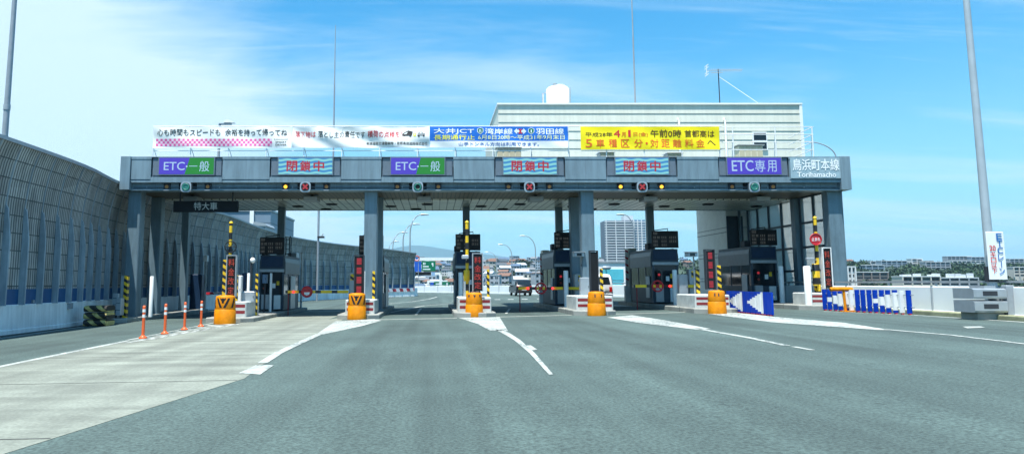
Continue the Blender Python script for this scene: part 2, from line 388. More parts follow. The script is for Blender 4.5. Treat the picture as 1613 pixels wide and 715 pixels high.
def normals(pts):                               # unit normal to the right of the walking direction
    r = []
    for i in range(len(pts)):
        d = Vector(pts[min(i+1, len(pts)-1)][:2])-Vector(pts[max(i-1, 0)][:2]); d.normalize(); r.append(Vector((d.y, -d.x)))
    return r
def sweep(mb, pts, prof, m, smooth_=False, zf=None, caps=True):
    """prof: (offset to the right, height); the heights stand on the crossfall"""
    nm = normals(pts); k = len(prof); vs = []
    for p, n in zip(pts, nm):
        for o, h in prof:
            q = Vector(p[:2])+n*o; vs.append((q.x, q.y, gz(p[0])+(zf(p, h) if zf else h)))
    N = len(pts)
    mb.mesh(vs, [(i*k+j, (i+1)*k+j, (i+1)*k+j+1, i*k+j+1) for i in range(N-1) for j in range(k-1)], m, smooth_)
    if caps: mb.mesh(vs[:k], [tuple(range(k))], m); mb.mesh(vs[-k:], [tuple(range(k-1, -1, -1))], m)
lw = smooth(LW, 1.25); rw = smooth(RW, 1.5); lw2 = smooth(LW2, 1.5)

# terrain: one sheet to the horizon, the far town's hill rises beyond the viaduct
def smst(a, b, x):
    t = min(1, max(0, (x-a)/(b-a))); return t*t*(3-2*t)
def hterr(x, y):
    if y < 300: return -9.
    b = noise.noise(Vector((x/420, y/420, 3.1)))
    ang = x/max(y, 1)
    hr = 35-3*smst(.3, .55, ang)
    return -9.+smst(430, 1080, y)*hr*(1+.22*b)*smst(2600, 1300, y)
mb = MB()
xs = [-17000, -9000, -5000, -2500, -1500]+[-1000+40*i for i in range(56)]+[1300, 1700, 2600, 5000, 9000, 17000]
ys = [-17000, -9000, -3000, -800, -100, 100, 250, 350]+[420+35*i for i in range(40)]+[2000, 2600, 4000, 9000, 17000]
vs = [(x, y, hterr(x, y)) for y in ys for x in xs]; nx = len(xs)
mb.mesh(vs, [(j*nx+i, j*nx+i+1, (j+1)*nx+i+1, (j+1)*nx+i) for j in range(len(ys)-1) for i in range(nx-1)], M_hill, True)
tag(mb.build('terrain'), kind='structure')

# far mountains, blue through the air
mb = MB()
def ridge(Y, x0, x1, f, n=70):
    top = []; 
    for i in range(n+1):
        x = x0+(x1-x0)*i/n; top.append((x, f(x)+45*noise.noise(Vector((x/800, Y, 0)))))
    vs = []
    for x, z in top: vs += [(x, Y-900, -9), (x, Y-350, -9+.55*(z+9)), (x, Y, z), (x, Y+1200, -9)]
    mb.mesh(vs, [(i*4+j, (i+1)*4+j, (i+1)*4+j+1, i*4+j+1) for i in range(n) for j in range(3)], M_hill, True)
ridge(14500, -6000, 7000, lambda x: 120+520*math.exp(-((x+500)/1500)**2)+260*math.exp(-((x-1500)/1500)**2))
tag(mb.build('mountains'), kind='structure')

# carriageway deck
mb = MB()
lp = [(p[0], p[1]) for p in lw]+[(p[0], p[1]) for p in lw2[1:]]; rp = [(p[0], p[1]) for p in rw]
# strips between the two edges at equal fractions
def resample(pl, n):
    L_ = [0]
    for a, b in zip(pl, pl[1:]): L_.append(L_[-1]+math.dist(a, b))
    out = []; j = 0
    for i in range(n+1):
        t = L_[-1]*i/n
        while j < len(pl)-2 and L_[j+1] < t: j += 1
        u = (t-L_[j])/max(L_[j+1]-L_[j], 1e-9); out.append((pl[j][0]+(pl[j+1][0]-pl[j][0])*u, pl[j][1]+(pl[j+1][1]-pl[j][1])*u))
    return out
A = resample(lp, 60); B = resample(rp, 60)
vs = []
for a, b in zip(A, B): vs += [(a[0]-.6, a[1], gz(a[0]-.6)), (b[0]+.6, b[1], gz(b[0]+.6)), (b[0]+.6, b[1], gz(b[0])-1.2), (a[0]-.6, a[1], gz(a[0])-1.2)]
mb.mesh(vs, [(i*4+j, i*4+(j+1) % 4, i*4+4+(j+1) % 4, i*4+4+j) for i in range(60) for j in range(4)], M_asph)
# asphalt: aggregate, patches and lengthwise wheel tracks
n, l, b = nodes(M_asph)
tcn = n.new('ShaderNodeTexCoord')
def nz(scale, stretch, det=5):
    mp = n.new('ShaderNodeMapping'); mp.inputs['Scale'].default_value = stretch; l(tcn.outputs['Object'], mp.inputs[0])
    t = n.new('ShaderNodeTexNoise'); t.inputs['Scale'].default_value = scale; t.inputs['Detail'].default_value = det; l(mp.outputs[0], t.inputs['Vector']); return t.outputs[0]
def mr(v, a, bb, lo, hi):
    q = n.new('ShaderNodeMapRange'); l(v, q.inputs[0])
    for i, t in enumerate((a, bb, lo, hi)): q.inputs[i+1].default_value = t
    return q.outputs[0]
def mul(a, bb):
    q = n.new('ShaderNodeMath'); q.operation = 'MULTIPLY'; l(a, q.inputs[0]); l(bb, q.inputs[1]); return q.outputs[0]
fac = mul(mul(mr(nz(26, (1, 1, 1), 6), .32, .68, .62, 1.42), mr(nz(1.6, (1, .03, 1)), .32, .68, .84, 1.14)), mr(nz(.35, (1, .6, 1), 8), .35, .65, .88, 1.12))
fac = mul(fac, mr(nz(5, (1, .7, 1), 3), .66, .74, 1., .72))          # scattered oil drips
vor = n.new('ShaderNodeTexVoronoi'); vor.feature = 'DISTANCE_TO_EDGE'; vor.inputs['Scale'].default_value = .16
wrp = n.new('ShaderNodeVectorMath'); wrp.operation = 'ADD'; wn_ = n.new('ShaderNodeTexNoise'); wn_.inputs['Scale'].default_value = .7; wn_.inputs['Detail'].default_value = 6; l(tcn.outputs['Object'], wn_.inputs['Vector'])
wsc = n.new('ShaderNodeVectorMath'); wsc.operation = 'SCALE'; wsc.inputs['Scale'].default_value = 2.4; l(wn_.outputs['Color'], wsc.inputs[0]); l(tcn.outputs['Object'], wrp.inputs[0]); l(wsc.outputs[0], wrp.inputs[1]); l(wrp.outputs[0], vor.inputs['Vector'])
crk = n.new('ShaderNodeMath'); crk.operation = 'MAXIMUM'; l(mr(vor.outputs['Distance'], .0, .0035, .62, 1.), crk.inputs[0]); l(mr(nz(.22, (1, 1, 1), 2), .48, .56, 1., .0), crk.inputs[1])
fac = mul(fac, crk.outputs[0])
sx_ = n.new('ShaderNodeSeparateXYZ'); l(tcn.outputs['Object'], sx_.inputs[0])          # wheel tracks and an oil strip in every lane
def mth(op, a, bb, cc=None):
    q = n.new('ShaderNodeMath'); q.operation = op
    for i, v in enumerate((a, bb, cc)):
        if v is None: continue
        if isinstance(v, (int, float)): q.inputs[i].default_value = v
        else: l(v, q.inputs[i])
    return q.outputs[0]
xm_ = mth('MULTIPLY_ADD', mr(nz(.12, (1, .3, 1), 2), 0., 1., -.6, .6), 1., sx_.outputs[0])
d_ = mth('ABSOLUTE', mth('SUBTRACT', mth('FLOORED_MODULO', mth('ADD', xm_, .76+2.625), 5.25), 2.625), None)
trk = mr(mth('ABSOLUTE', mth('SUBTRACT', d_, .85), None), .12, .55, .72, 1.); oil = mr(d_, .05, .45, .78, 1.)
fac = mul(fac, mth('MAXIMUM', mul(trk, oil), mr(nz(.5, (1, .12, 1), 5), .36, .62, .76, 1.)))
mx2 = n.new('ShaderNodeMix'); mx2.data_type = 'RGBA'; mx2.blend_type = 'MULTIPLY'; mx2.inputs[0].default_value = 1
mx2.inputs[6].default_value = (.063, .096, .086, 1); l(fac, mx2.inputs[7]); l(mx2.outputs[2], n[M_asph['mix']].inputs[6])
tag(mb.build('road'), kind='structure')

def sheet(mb, px, m, up):                       # painted sheet on the carriageway, given in picture points
    mb.face([G(x, y, up) for x, y in px], m)
# concrete bay of the heavy vehicle lane
M_bay = mat('worn_concrete', (.185, .215, .18), .85, var=.22, scale=.7, stretch=(.5, 2.2, 1), bump=.25, bscale=40)
mb = MB()
def gx(x, y, up=.004): return (x, y, gz(x)+up)
bl = [G(0, 578), G(200, 538), G(300, 519), G(352, 508)]; br = [G(385, 596), G(440, 555), G(505, 526), G(548, 498)]
poly = [gx(-11.5, 6), *[gx(p.x, p.y) for p in bl], gx(-7.9, 33), gx(-7.4, 46), gx(-4.9, 46), gx(-4.6, 34), *[gx(p.x, p.y) for p in reversed(br)], gx(-4.2, 6)]
mb.face(poly, M_bay)
M_joint = mat('joint_tar', (.05, .055, .05), .9)
for yy in [8+4.6*k for k in range(6)]:
    def edge(pl_, y):
        for p, q in zip(pl_, pl_[1:]):
            if (p[1]-y)*(q[1]-y) <= 0 and p[1] != q[1]: return p[0]+(q[0]-p[0])*(y-p[1])/(q[1]-p[1])
    lpts = [(-11.5, 6)]+[(p.x, p.y) for p in bl]+[(-7.9, 33)]; rpts = [(-4.2, 6)]+[(p.x, p.y) for p in br]
    xa, xb = edge(lpts, yy), edge(rpts, yy)
    if xa is not None and xb is not None: mb.face([gx(xa+.02, yy, .0065), gx(xb-.02, yy, .0065), gx(xb-.02, yy+.035, .0065), gx(xa+.02, yy+.035, .0065)], M_joint)
n, l, b = nodes(M_bay); tcn = n.new('ShaderNodeTexCoord')
fb = mul(mul(mr(nz(22, (1, 1, 1), 6), .32, .68, .82, 1.16), mr(nz(1.3, (1, .06, 1), 6), .3, .7, .74, 1.18)), mr(nz(.8, (.25, 1.6, 1), 6), .35, .65, .85, 1.12))
mxb = n.new('ShaderNodeMix'); mxb.data_type = 'RGBA'; mxb.blend_type = 'MULTIPLY'; mxb.inputs[0].default_value = 1; mxb.inputs[6].default_value = (.205, .225, .185, 1); l(fb, mxb.inputs[7]); l(mxb.outputs[2], n[M_bay['mix']].inputs[6])
tag(mb.build('concrete_lane_pavement'), kind='structure')
mb = MB()
M_band = mat('pale_concrete_band', (.34, .35, .31), .85, var=.2, scale=1.5)
mb.face([gx(-3.0, 32.9), gx(1.0, 32.9), gx(1.0, 33.25), gx(-3.0, 33.25)], M_band)
mb.face([gx(2.7, 33.3), gx(6.1, 33.9), gx(6.1, 34.2), gx(2.7, 33.65)], M_band)
mb.face([gx(8.0, 34.0), gx(11.3, 34.6), gx(11.3, 34.9), gx(8.0, 34.3)], M_band)
tag(mb.build('concrete_joint_path'), kind='structure')
mb = MB(); M_gut = mat('gutter_shade', (.045, .055, .05), .95, var=.4, scale=1.5)  # dark gutter strip with the shade at the parapet foot put into its colour
for q0, q1 in zip(lw, lw[1:]):
    if q0[1] < 33: mb.face([gx(q0[0]+.0, q0[1], .003), gx(q0[0]+.62, q0[1], .003), gx(q1[0]+.62, q1[1], .003), gx(q1[0]+.0, q1[1], .003)], M_gut)
tag(mb.build('gutter_shade_path'), kind='structure')


mb = MB()
U = .009
def line(px, w0, w1=None):                      # line of given metres along picture points
    g = [G(x, y) for x, y in px]; w1 = w0 if w1 is None else w1; nm = normals(g); N = len(g)
    l_, r_ = [], []
    for i, (p, n_) in enumerate(zip(g, nm)):
        hw = (w0+(w1-w0)*i/max(N-1, 1))/2
        l_.append(gx(p.x-n_.x*hw, p.y-n_.y*hw, U)); r_.append(gx(p.x+n_.x*hw, p.y+n_.y*hw, U))
    for i in range(N-1): mb.face([l_[i], r_[i], r_[i+1], l_[i+1]], M_line)
line([(-120, 560), (0, 533), (130, 515), (170, 512)], .16)
line([(-150, 612), (0, 577.5), (100, 557), (200, 537)], .17, .2)
line([(200, 536), (265, 523), (352, 505.5)], .12)
for i in range(9):                              # hatching of the gore
    t = i/9; a = (205+150*t, 536-29.5*t); bq = (240+125*t, 534-25*t)
    sheet(mb, [a, (a[0]+9, a[1]-1.2), (bq[0]+9+18*t, bq[1]-.6), (bq[0]+18*t, bq[1]+.6)], M_line, U)
line([(200, 540), (280, 526), (378, 510)], .15)
sheet(mb, [(528, 506), (590, 502.5), (601, 505), (568, 514), (510, 526.5), (498, 527)], M_line, U)
line([(503, 526), (470, 541), (440, 555), (413, 572)], .22, .2)
sheet(mb, [(376, 588), (403, 575.5), (432, 575), (410, 590)], M_line, U)
sheet(mb, [(722, 500.5), (787, 499.5), (800, 521), (772, 520.5), (752, 510)], M_line, U)
line([(786, 519), (800, 526.5), (815, 536), (838, 556), (868, 590)], .24, .07)
sheet(mb, [(826, 544.5), (836, 544), (847, 551), (838, 552)], M_line, U)
sheet(mb, [(956, 500), (996, 496.5), (1050, 505), (1120, 518), (1100, 519.5), (1010, 509)], M_line, U)
line([(1095, 517), (1180, 532), (1240, 544.5)], .19, .16); line([(1250, 546), (1280, 551.5)], .12)
sheet(mb, [(1113, 494), (1150, 491.5), (1230, 500), (1330, 508.5), (1404, 520), (1380, 519.5), (1215, 507.5)], M_line, U)
line([(1390, 518.5), (1500, 528), (1700, 552)], .16, .15)
line([(1297, 490.5), (1440, 496.5), (1613, 507.5), (1760, 519)], .17)
sheet(mb, [(1516, 514.6), (1544, 514), (1552, 516), (1524, 517.2)], M_line, U)
# beyond the toll gate
line([(607, 494), (640, 487), (668, 481.5), (712, 478)], .2)
line([(612, 478.5), (650, 475), (676, 471), (688, 467.5)], .22)
line([(712, 474), (770, 470.5), (806, 470)], .18)
for a in ((779, 471.3), (800, 471), (822, 470.6), (846, 470.2)): sheet(mb, [a, (a[0]+9, a[1]), (a[0]+9, a[1]+.9), (a[0], a[1]+.9)], M_line, U)
line([(655, 496), (663, 486)], .12); line([(797, 494), (803, 486)], .12)
sheet(mb, [(966, 480), (996, 480), (996, 483), (966, 483)], M_line, U)
tag(mb.build('road_markings'), kind='structure')
n, l, b = nodes(M_line); tcn = n.new('ShaderNodeTexCoord')                 # scuffed through to the asphalt in places
wear = n.new('ShaderNodeMath'); wear.operation = 'MULTIPLY'; l(mr(nz(14, (1, .55, 1), 9), .46, .56, 0., 1.), wear.inputs[0]); l(mr(nz(.9, (1, .4, 1), 4), .42, .62, .12, 1.), wear.inputs[1])
wmx = n.new('ShaderNodeMix'); wmx.data_type = 'RGBA'; l(wear.outputs[0], wmx.inputs[0]); wmx.inputs[6].default_value = (.42, .45, .41, 1); wmx.inputs[7].default_value = (.12, .15, .14, 1)
l(wmx.outputs[2], n[M_line['mix']].inputs[6])

# parapets
def parapet(pts, side, name, label, h=1.02):
    t = thing(name, label, 'parapet', (pts[len(pts)//2][0], pts[len(pts)//2][1], gz(pts[len(pts)//2][0])))
    mb = MB(); s = side
    pr = [(.0, 0), (.0, .14), (-.03*s, .16), (-.05*s, h-.03), (-.08*s, h), (-.30*s, h), (-.33*s, 0)]
    if s < 0: pr = pr[::-1]
    sweep(mb, pts, pr, M_wallc if s > 0 else mat('bright_parapet', (.74, .78, .77), .7, var=.07, scale=.6)); mb.build('wall', t)
    if s < 0:
        mb = MB()
        for p in pts[::4]: mb.box(p[0]-.02, p[0]+.30, p[1]-.012, p[1]+.012, gz(p[0])+.15, gz(p[0])+h+.003, M_pole)
        mb.build('joint', t)
    return t
pl = [Vector(p) for p in lw]
t = parapet(lw, 1, 'concrete_parapet', 'weathered white concrete parapet carrying the tall grey noise barrier')
mb = MB()
for (x0, x1, y0, y1) in ((12, 18, 488, 499), (24, 31, 485, 511), (63, 66, 472, 477), (120, 126, 477, 486)):
    yy = 14.68*1200/(683-(x0+x1)/2); a = bbx(x0, x1, y0, y1, yy)
    mb = MB(); mb.box(-14.9, -14.775, yy-(a[1]-a[0])*.9, yy+(a[1]-a[0])*.9, a[2], a[3], M_pole); mb.build('service_hatch', t)
t = parapet(rw, -1, 'concrete_parapet', 'bright white concrete parapet along the right road edge, bearing a pipe rail', 1.05)
mb = MB(); rr = [Vector((p[0]+.2, p[1])) for p in rw]
sweep(mb, rr, [(.05, 1.17), (.05, 1.25), (-.06, 1.25), (-.06, 1.17), (.05, 1.17)], M_metal)
for p in rr[::2]: mb.box(p.x-.035, p.x+.035, p.y-.035, p.y+.035, gz(p.x)+1.0, gz(p.x)+1.2, M_metal)
mb.build('top_rail', t)
parapet(lw2, 1, 'concrete_parapet', 'far low white parapet curving away beyond the noise barrier end')
mb = MB()
sweep(mb, [Vector((p[0]-.0, p[1])) for p in rw if p[1] < 45], [(-.0, 0.0), (-.0, .0)], M_conc) if False else None
kp = [Vector((18.25, y)) for y in (-25, 0, 10, 20, 30, 36)]
sweep(mb, kp, [(.5, .0), (.5, .16), (.03, .16), (0, .13), (0, 0)][::1], mat('mossy_kerb', (.27, .28, .17), .9, var=.4, scale=2))
tag(mb.build('road_kerb'), kind='structure')

# noise barrier
nb = thing('noise_barrier', 'tall grey louvred noise barrier leaning over the left road edge', 'noise barrier', (-14.75, 30, .8))
seg = [p for p in lw if p[1] > 5]
def hz(p, t): return gz(p[0])+1.0+(p[2]-gz(p[0])-1.0)*t
PR = [(-.12, 0.), (-.12, .10), (-.12, .52), (-.09, .64), (-.02, .76), (.10, .87), (.24, .95), (.36, 1.)]
mb = MB(); sweep(mb, seg, PR[1:], M_nb, True, lambda p, t: hz(p, t)-gz(p[0]), False)
sweep(mb, seg, [(o-.12, t) for o, t in PR[1:]][::-1], M_nb, True, lambda p, t: hz(p, t)-gz(p[0]), False); mb.build('louvre_panel', nb)
mb = MB(); sweep(mb, seg, [(-.24, .0), (-.10, .0), (-.10, .1), (-.24, .1)], M_nbb, False, lambda p, t: hz(p, t)-gz(p[0])); mb.build('blue_band', nb)
mb = MB(); sweep(mb, seg, [(.40, .992), (.40, 1.015), (.20, 1.015), (.20, .992), (.40, .992)], M_metal, False, lambda p, t: hz(p, t)-gz(p[0])); mb.build('cap_rail', nb)
nm = normals(seg)
cnt = 0
for p, n_ in zip(seg, nm):
    if p[1] < 12: continue
    d = Vector((-n_.y, n_.x)); mb = MB()
    def pt(o, t, s_): q = Vector(p[:2])+n_*o+d*s_; return (q.x, q.y, hz(p, t))
    prof = [(-.12, 0), (.13, 0), (.13, .42), (.0, .60), (-.1, .63)]
    for s_ in (0,):
        k = len(prof); vs = [pt(o, t, -.038) for o, t in prof]+[pt(o, t, .038) for o, t in prof]
        mb.mesh(vs, [tuple(range(k-1, -1, -1)), tuple(range(k, 2*k))]+[(i, (i+1) % k, k+(i+1) % k, k+i) for i in range(k)], M_post)
    up = [(o+.02, t) for o, t in PR[2:]]+[(o-.03, t) for o, t in PR[2:]][::-1]; k = len(up)
    vs = [pt(o, t, -.03) for o, t in up]+[pt(o, t, .03) for o, t in up]
    mb.mesh(vs, [tuple(range(k-1, -1, -1)), tuple(range(k, 2*k))]+[(i, (i+1) % k, k+(i+1) % k, k+i) for i in range(k)], M_post)
    mb.build('post', nb); cnt += 1

# ================================================================== THE TOLL CANOPY
YF = 36.0
def fx(x, Y=YF, y=270): return P(x, y, Y).x
def fz(y, Y=YF): return P(683, y, Y).z
ZT, ZB = fz(247), fz(299.5)
XL, XR = fx(190), fx(1339)
YB = 46.2
cn = thing('toll_canopy', 'long grey-blue toll gate canopy on square columns spanning every lane', 'canopy', ((XL+XR)/2, 41, 0))
mb = MB()                                       # upper band: light panels and darker sign bays
z279, z287 = fz(279), fz(287.5)
bays = [(238, 350), (425, 537), (601, 714), (779, 890), (955, 1067), (1132, 1243)]
edges = [206]; 
for a, b_ in bays: edges += [a, b_]
edges += [1325]
for i in range(len(edges)-1):
    x0, x1 = fx(edges[i]), fx(edges[i+1]); bay = i % 2 == 1
    if bay:
        mb.box(x0+.02, x1-.02, YF+.10, YF+.6, z279, ZT-.03, M_fdark); mb.box(x0+.06, x1-.06, YF+.05, YF+.11, fz(276), ZT-.06, M_fdark)
        mb.box(x0, x1, YF-.02, YF+.5, z287, z279-.003, M_fasc)
        mb.box(x0, x1, YF+.0, YF+.6, ZT-.03, ZT, M_fdark)
    else:
        mb.box(x0+.015, x1-.015, YF, YF+.5, fz(282.5), ZT-.14, M_fasc)
        mb.box(x0+.008, x1-.008, YF+.02, YF+.5, z287, fz(282.5)-.02, M_fasc)
        mb.box(x0, x1, YF-.015, YF+.55, ZT-.13, ZT, M_fasc)
for i in range(1, len(edges)-2, 2):
    x = (fx(edges[i+1])+fx(edges[i+2]))/2 if i+2 < len(edges) else None
    if x: mb.box(x-.008, x+.008, YF-.003, YF+.02, fz(282.5), ZT-.145, M_fdark)
mb.build('fascia', cn)
mb = MB(); mb.tube([(XL+.6, YF+.22, ZB+.16), (XR-.6, YF+.22, ZB+.16)], .022, M_fdark, 6)
for x_ in [XL+1.2+1.75*k for k in range(19)]: mb.box(x_-.02, x_+.02, YF+.2, YF+.279, ZB+.13, ZB+.19, M_metal)
mb.build('conduit', cn)
mb = MB()
mb.box(XL+.42, XR-.42, YF+.28, YF+.8, ZB+.05, z287-.004, M_beam)
mb.box(XL+.42, XR-.42, YF+.12, YF+.9, ZB, ZB+.05, M_fasc)
for i in range(12): xq = XL+1.6+i*2.9; mb.box(xq-.012, xq+.012, YF+.265, YF+.3, ZB+.05, z287-.01, M_fdark)
mb.build('lower_beam', cn)
for xa, xb in ((XL, XL+.48), (XR-.48, XR)):
    mb = MB(); mb.box(xa, xb, YF-.08, YF+1.0, ZB+.02, ZT+.02, M_fasc, .02); mb.build('end_cap', cn)
mb = MB(); mb.box(XL+.2, XR-.2, YF+.91, YB, ZT-.35, ZT-.05, M_beam)
for xx in (XL+.05, XR-.25): mb.box(xx, xx+.2, YF+1.01, YB, ZB+.1, ZT-.05, M_beam)
mb.box(XL+.3, XR-.3, YB-.2, YB, ZB-.02, ZT-.36, M_beam); mb.build('roof', cn)
mb = MB(); mb.box(XL+.3, XR-.3, YF+.91, 40.4, ZB+.06, ZB+.14, M_soff); mb.build('soffit', cn)
mb = MB(); mb.box(XL+.3, XR-.3, 40.41, YB-.21, ZB+.0, ZB+.08, M_ceil); mb.build('ceiling', cn)
ISX = [-8.7, -3.35, 1.83, 7.1, 12.35, 17.65]
for xi in [-14.3]+ISX:                          # fittings under the ceiling
    for (dx, yy) in ((.9, 43.6), (3.0, 42.4), (2.3, 45.2)):
        if xi+dx > XR-1: continue
        mb = MB(); mb.lathe([(.28, -.06), (.34, 0)], (xi+dx, yy, ZB), M_blk, 16); mb.build('ceiling_lamp', cn)
def column(x, y, wx, wy, top=None):
    mb = MB(); z0 = gz(x)-.02; z1 = top or ZB+.05
    mb.box(x-wx/2, x+wx/2, y-wy/2, y+wy/2, z0, z1, M_colm, .03)
    mb.box(x-wx/2-.06, x+wx/2+.06, y-wy/2-.06, y+wy/2+.06, z0, z0+.26, M_colm)
    mb.build('column', cn)
for x in (P(211, 400, 36.7).x, P(584, 400, 36.7).x, P(925.5, 400, 36.7).x): column(x, 36.75, .62, .62)
column(P(1317, 400, 36.7).x, 36.75, .72, .62)
for x in (-14.42, P(584, 400, 36.7).x+.1, 7.38): column(x, 39.7, .55, .55)
column(19.25, 40.2, .5, .5)
for x in (-14.42, -8.85, -3.4, 1.9, 7.3, 12.6): column(x, 44.3, .40, .42)

# signs on the fascia
def sign_bay(i, kind, label):
    px = [(251, 337), (439, 523.5), (616, 700), (793, 876.5), (969.5, 1052.5), (1145.5, 1230)][i]
    a, b_, z0, z1 = bbx(px[0], px[1], 249, 274.6, YF)
    t = thing('lane_sign', label, 'lane sign', ((a+b_)/2, YF, z0), 'lamp signs over the lanes')
    mb = MB(); mb.box(a-.05, b_+.05, YF-.03, YF+.045, z0-.05, z1+.05, M_fdark); mb.build('housing', t)
    mb = MB(); f = YF-.03; h = z1-z0; wd = b_-a
    if kind == 'closed':
        mb.face([(a, f-.006, z0), (b_, f-.006, z0), (b_, f-.006, z1), (a, f-.006, z1)], E_wavy)
        for k, ch in enumerate('閉鎖中'):
            x = a+wd*(.155+.25*k); mb.text(ch, x, x+wd*.19, z0+h*.18, z1-h*.2, f-.008, E_redk, .03)
    elif kind == 'etc':
        mb.face([(a, f-.006, z0), (b_, f-.006, z0), (b_, f-.006, z1), (a, f-.006, z1)], E_blue)
        mb.text('ETC', a+wd*.08, a+wd*.48, z0+h*.18, z1-h*.16, f-.008, E_white, .012)
        mb.text('専', a+wd*.51, a+wd*.70, z0+h*.14, z1-h*.14, f-.008, E_white, .006)
        mb.text('用', a+wd*.74, a+wd*.91, z0+h*.14, z1-h*.16, f-.008, E_white, .006)
    else:
        s0, s1 = a+wd*.47, a+wd*.555
        mb.face([(a, f-.006, z0), (s0, f-.006, z0), (s1, f-.006, z1), (a, f-.006, z1)], E_blue)
        mb.face([(s0, f-.006, z0), (b_, f-.006, z0), (b_, f-.006, z1), (s1, f-.006, z1)], E_green)
        mb.text('ETC', a+wd*.09, a+wd*.47, z0+h*.24, z1-h*.26, f-.008, E_white, .008)
        mb.disc((a+wd*.505, f-.012, z0+h*.47), .045, E_white, .006, 10)
        mb.box(a+wd*.55, a+wd*.70, f-.014, f-.007, z0+h*.47, z0+h*.51, E_white)
        mb.text('般', a+wd*.74, a+wd*.92, z0+h*.16, z1-h*.2, f-.008, E_white, .004)
    mb.build('screen', t)
sign_bay(0, 'mix', 'blue and green lamp sign reading ETC一般, next to the canopy end')
sign_bay(1, 'closed', 'pale blue 閉鎖中 sign under the pink-checked banner')
sign_bay(2, 'mix', 'blue and green ETC一般 lamp sign above the wide pillar, between two 閉鎖中 signs')
sign_bay(3, 'closed', 'pale blue 閉鎖中 sign below the white and blue closure banner')
sign_bay(4, 'closed', 'pale blue 閉鎖中 sign below the yellow banner')
sign_bay(5, 'etc', 'all blue lamp sign reading ETC専用 by the station name')
# station name plate
a, b_, z0, z1 = bbx(1244, 1325, 249, 281, YF)
t = thing('station_name_sign', 'grey-blue name board reading 鳥浜町本線 Torihamacho at the canopy end', 'name sign', ((a+b_)/2, YF, z0))
mb = MB(); mb.box(a+.02, b_-.02, YF-.04, YF-.018, z0, z1, mat('name_plate', (.30, .42, .47), .4)); mb.build('plate', t)
mb = MB(); h = z1-z0; wd = b_-a
mb.text('鳥浜町本線', a+wd*.05, b_-wd*.05, z0+h*.38, z1-h*.06, YF-.042, M_wtex, .02); mb.text('Torihamacho', a+wd*.13, b_-wd*.12, z0+h*.06, z0+h*.3, YF-.042, M_wtex, .02); mb.build('lettering', t)
# lane signals
sx = [293, 481, 658, 834, 1011.5, 1188]
sl = ['green signal under the sign by the canopy end, both side lamps unlit', 'red cross signal with its amber lamp lit on one side only', 'brightest green ring signal over the lane by the wide pillar', 'red cross signal with both amber side lamps unlit', 'red cross signal with both amber side lamps lit', 'green signal below the all blue ETC専用 sign']
for i, x in enumerate(sx):
    yf = YF+.28; c = P(x, 294.5, yf-.3); r = .24
    t = thing('lane_signal', sl[i], 'lane signal', (c.x, yf, c.z), 'lane signals along the lower beam')
    mb = MB(); mb.box(c.x-.42, c.x+.42, yf-.06, yf-.004, c.z-.1, c.z+.22, M_blk); mb.box(c.x-.14, c.x+.14, yf-.12, yf-.061, c.z-.12, c.z+.16, M_dark)
    mb.tube([(c.x-.75, yf-.03, c.z-.15), (c.x+.75, yf-.03, c.z-.15)], .02, M_metal, 6); mb.build('bracket', t)
    mb = MB(); k = 9; poly = []
    for q in range(4):
        for j in range(4):
            an = math.pi/2*q+math.pi/2*j/3; ox = (.1 if q in (0, 3) else -.1); oz = (.1 if q in (0, 1) else -.1)
            poly.append((c.x+ox+.15*math.cos(an), c.z+oz+.15*math.sin(an)))
    mb.prism(poly, yf-.33, yf-.121, M_cabl); mb.build('housing', t)
    mb = MB(); mb.disc((c.x, yf-.35, c.z), .2, M_blk, .019)
    red = i in (1, 3, 4)
    if red:
        for s_ in (1, -1):
            d = .115; e = .03; mb.prism([(c.x-d-e*s_, c.z-s_*d+e), (c.x-d+e*s_, c.z-s_*d-e), (c.x+d+e*s_, c.z+s_*d-e), (c.x+d-e*s_, c.z+s_*d+e)][::s_], yf-.366-.003*s_, yf-.351-.003*s_, E_sigr)
    else:
        mb.ring((c.x, yf-.355, c.z), .145, .038, E_sig)
        if i != 2: mb.disc((c.x, yf-.36, c.z), .11, mat('signal_green_dim', (.03, .18, .15), .3), .008)
    mb.build('lens', t)
    for j, s_ in enumerate((-1, 1)):
        lit = (i, j) in ((1, 0), (4, 0), (4, 1)); xx = c.x+s_*.98
        mb = MB(); mb.box(xx-.15, xx+.15, yf-.12, yf-.004, c.z-.12, c.z+.2, M_dark); mb.box(xx-.1, xx+.1, yf-.2, yf-.121, c.z+.13, c.z+.17, M_dark)
        mb.box(xx-.13, xx+.13, yf-.2, yf-.121, c.z-.16, c.z-.13, M_metal); mb.build('lamp_housing', t)
        mb = MB(); mb.disc((xx, yf-.14, c.z+.03), .085, E_amb if lit else E_ambd, .018, 16); mb.build('amber_lamp', t)
# boxes hung under the soffit over each lane
for i, x in enumerate(sx):
    c = P(x+10, 315, 38.6)
    t = thing('lane_antenna', 'flat grey box hung under the soffit %s' % ['over the lane behind the 特大車 board', 'behind the red cross signal nearest the checked banner', 'behind the brightest green ring signal', 'behind the red cross signal with unlit lamps', 'behind the red cross signal with two lit lamps', 'near the glazed side wall'][i], 'antenna box', (c.x, 38.6, ZB), 'antenna boxes under the soffit')
    mb = MB(); mb.box(c.x-.36, c.x+.36, 38.2, 39.1, ZB-.26, ZB-.04, M_metal, .03); mb.build('box', t)
    mb = MB(); mb.box(c.x-.06, c.x+.06, 38.6, 38.8, ZB-.04, ZB+.06, M_dark); mb.build('hanger', t)
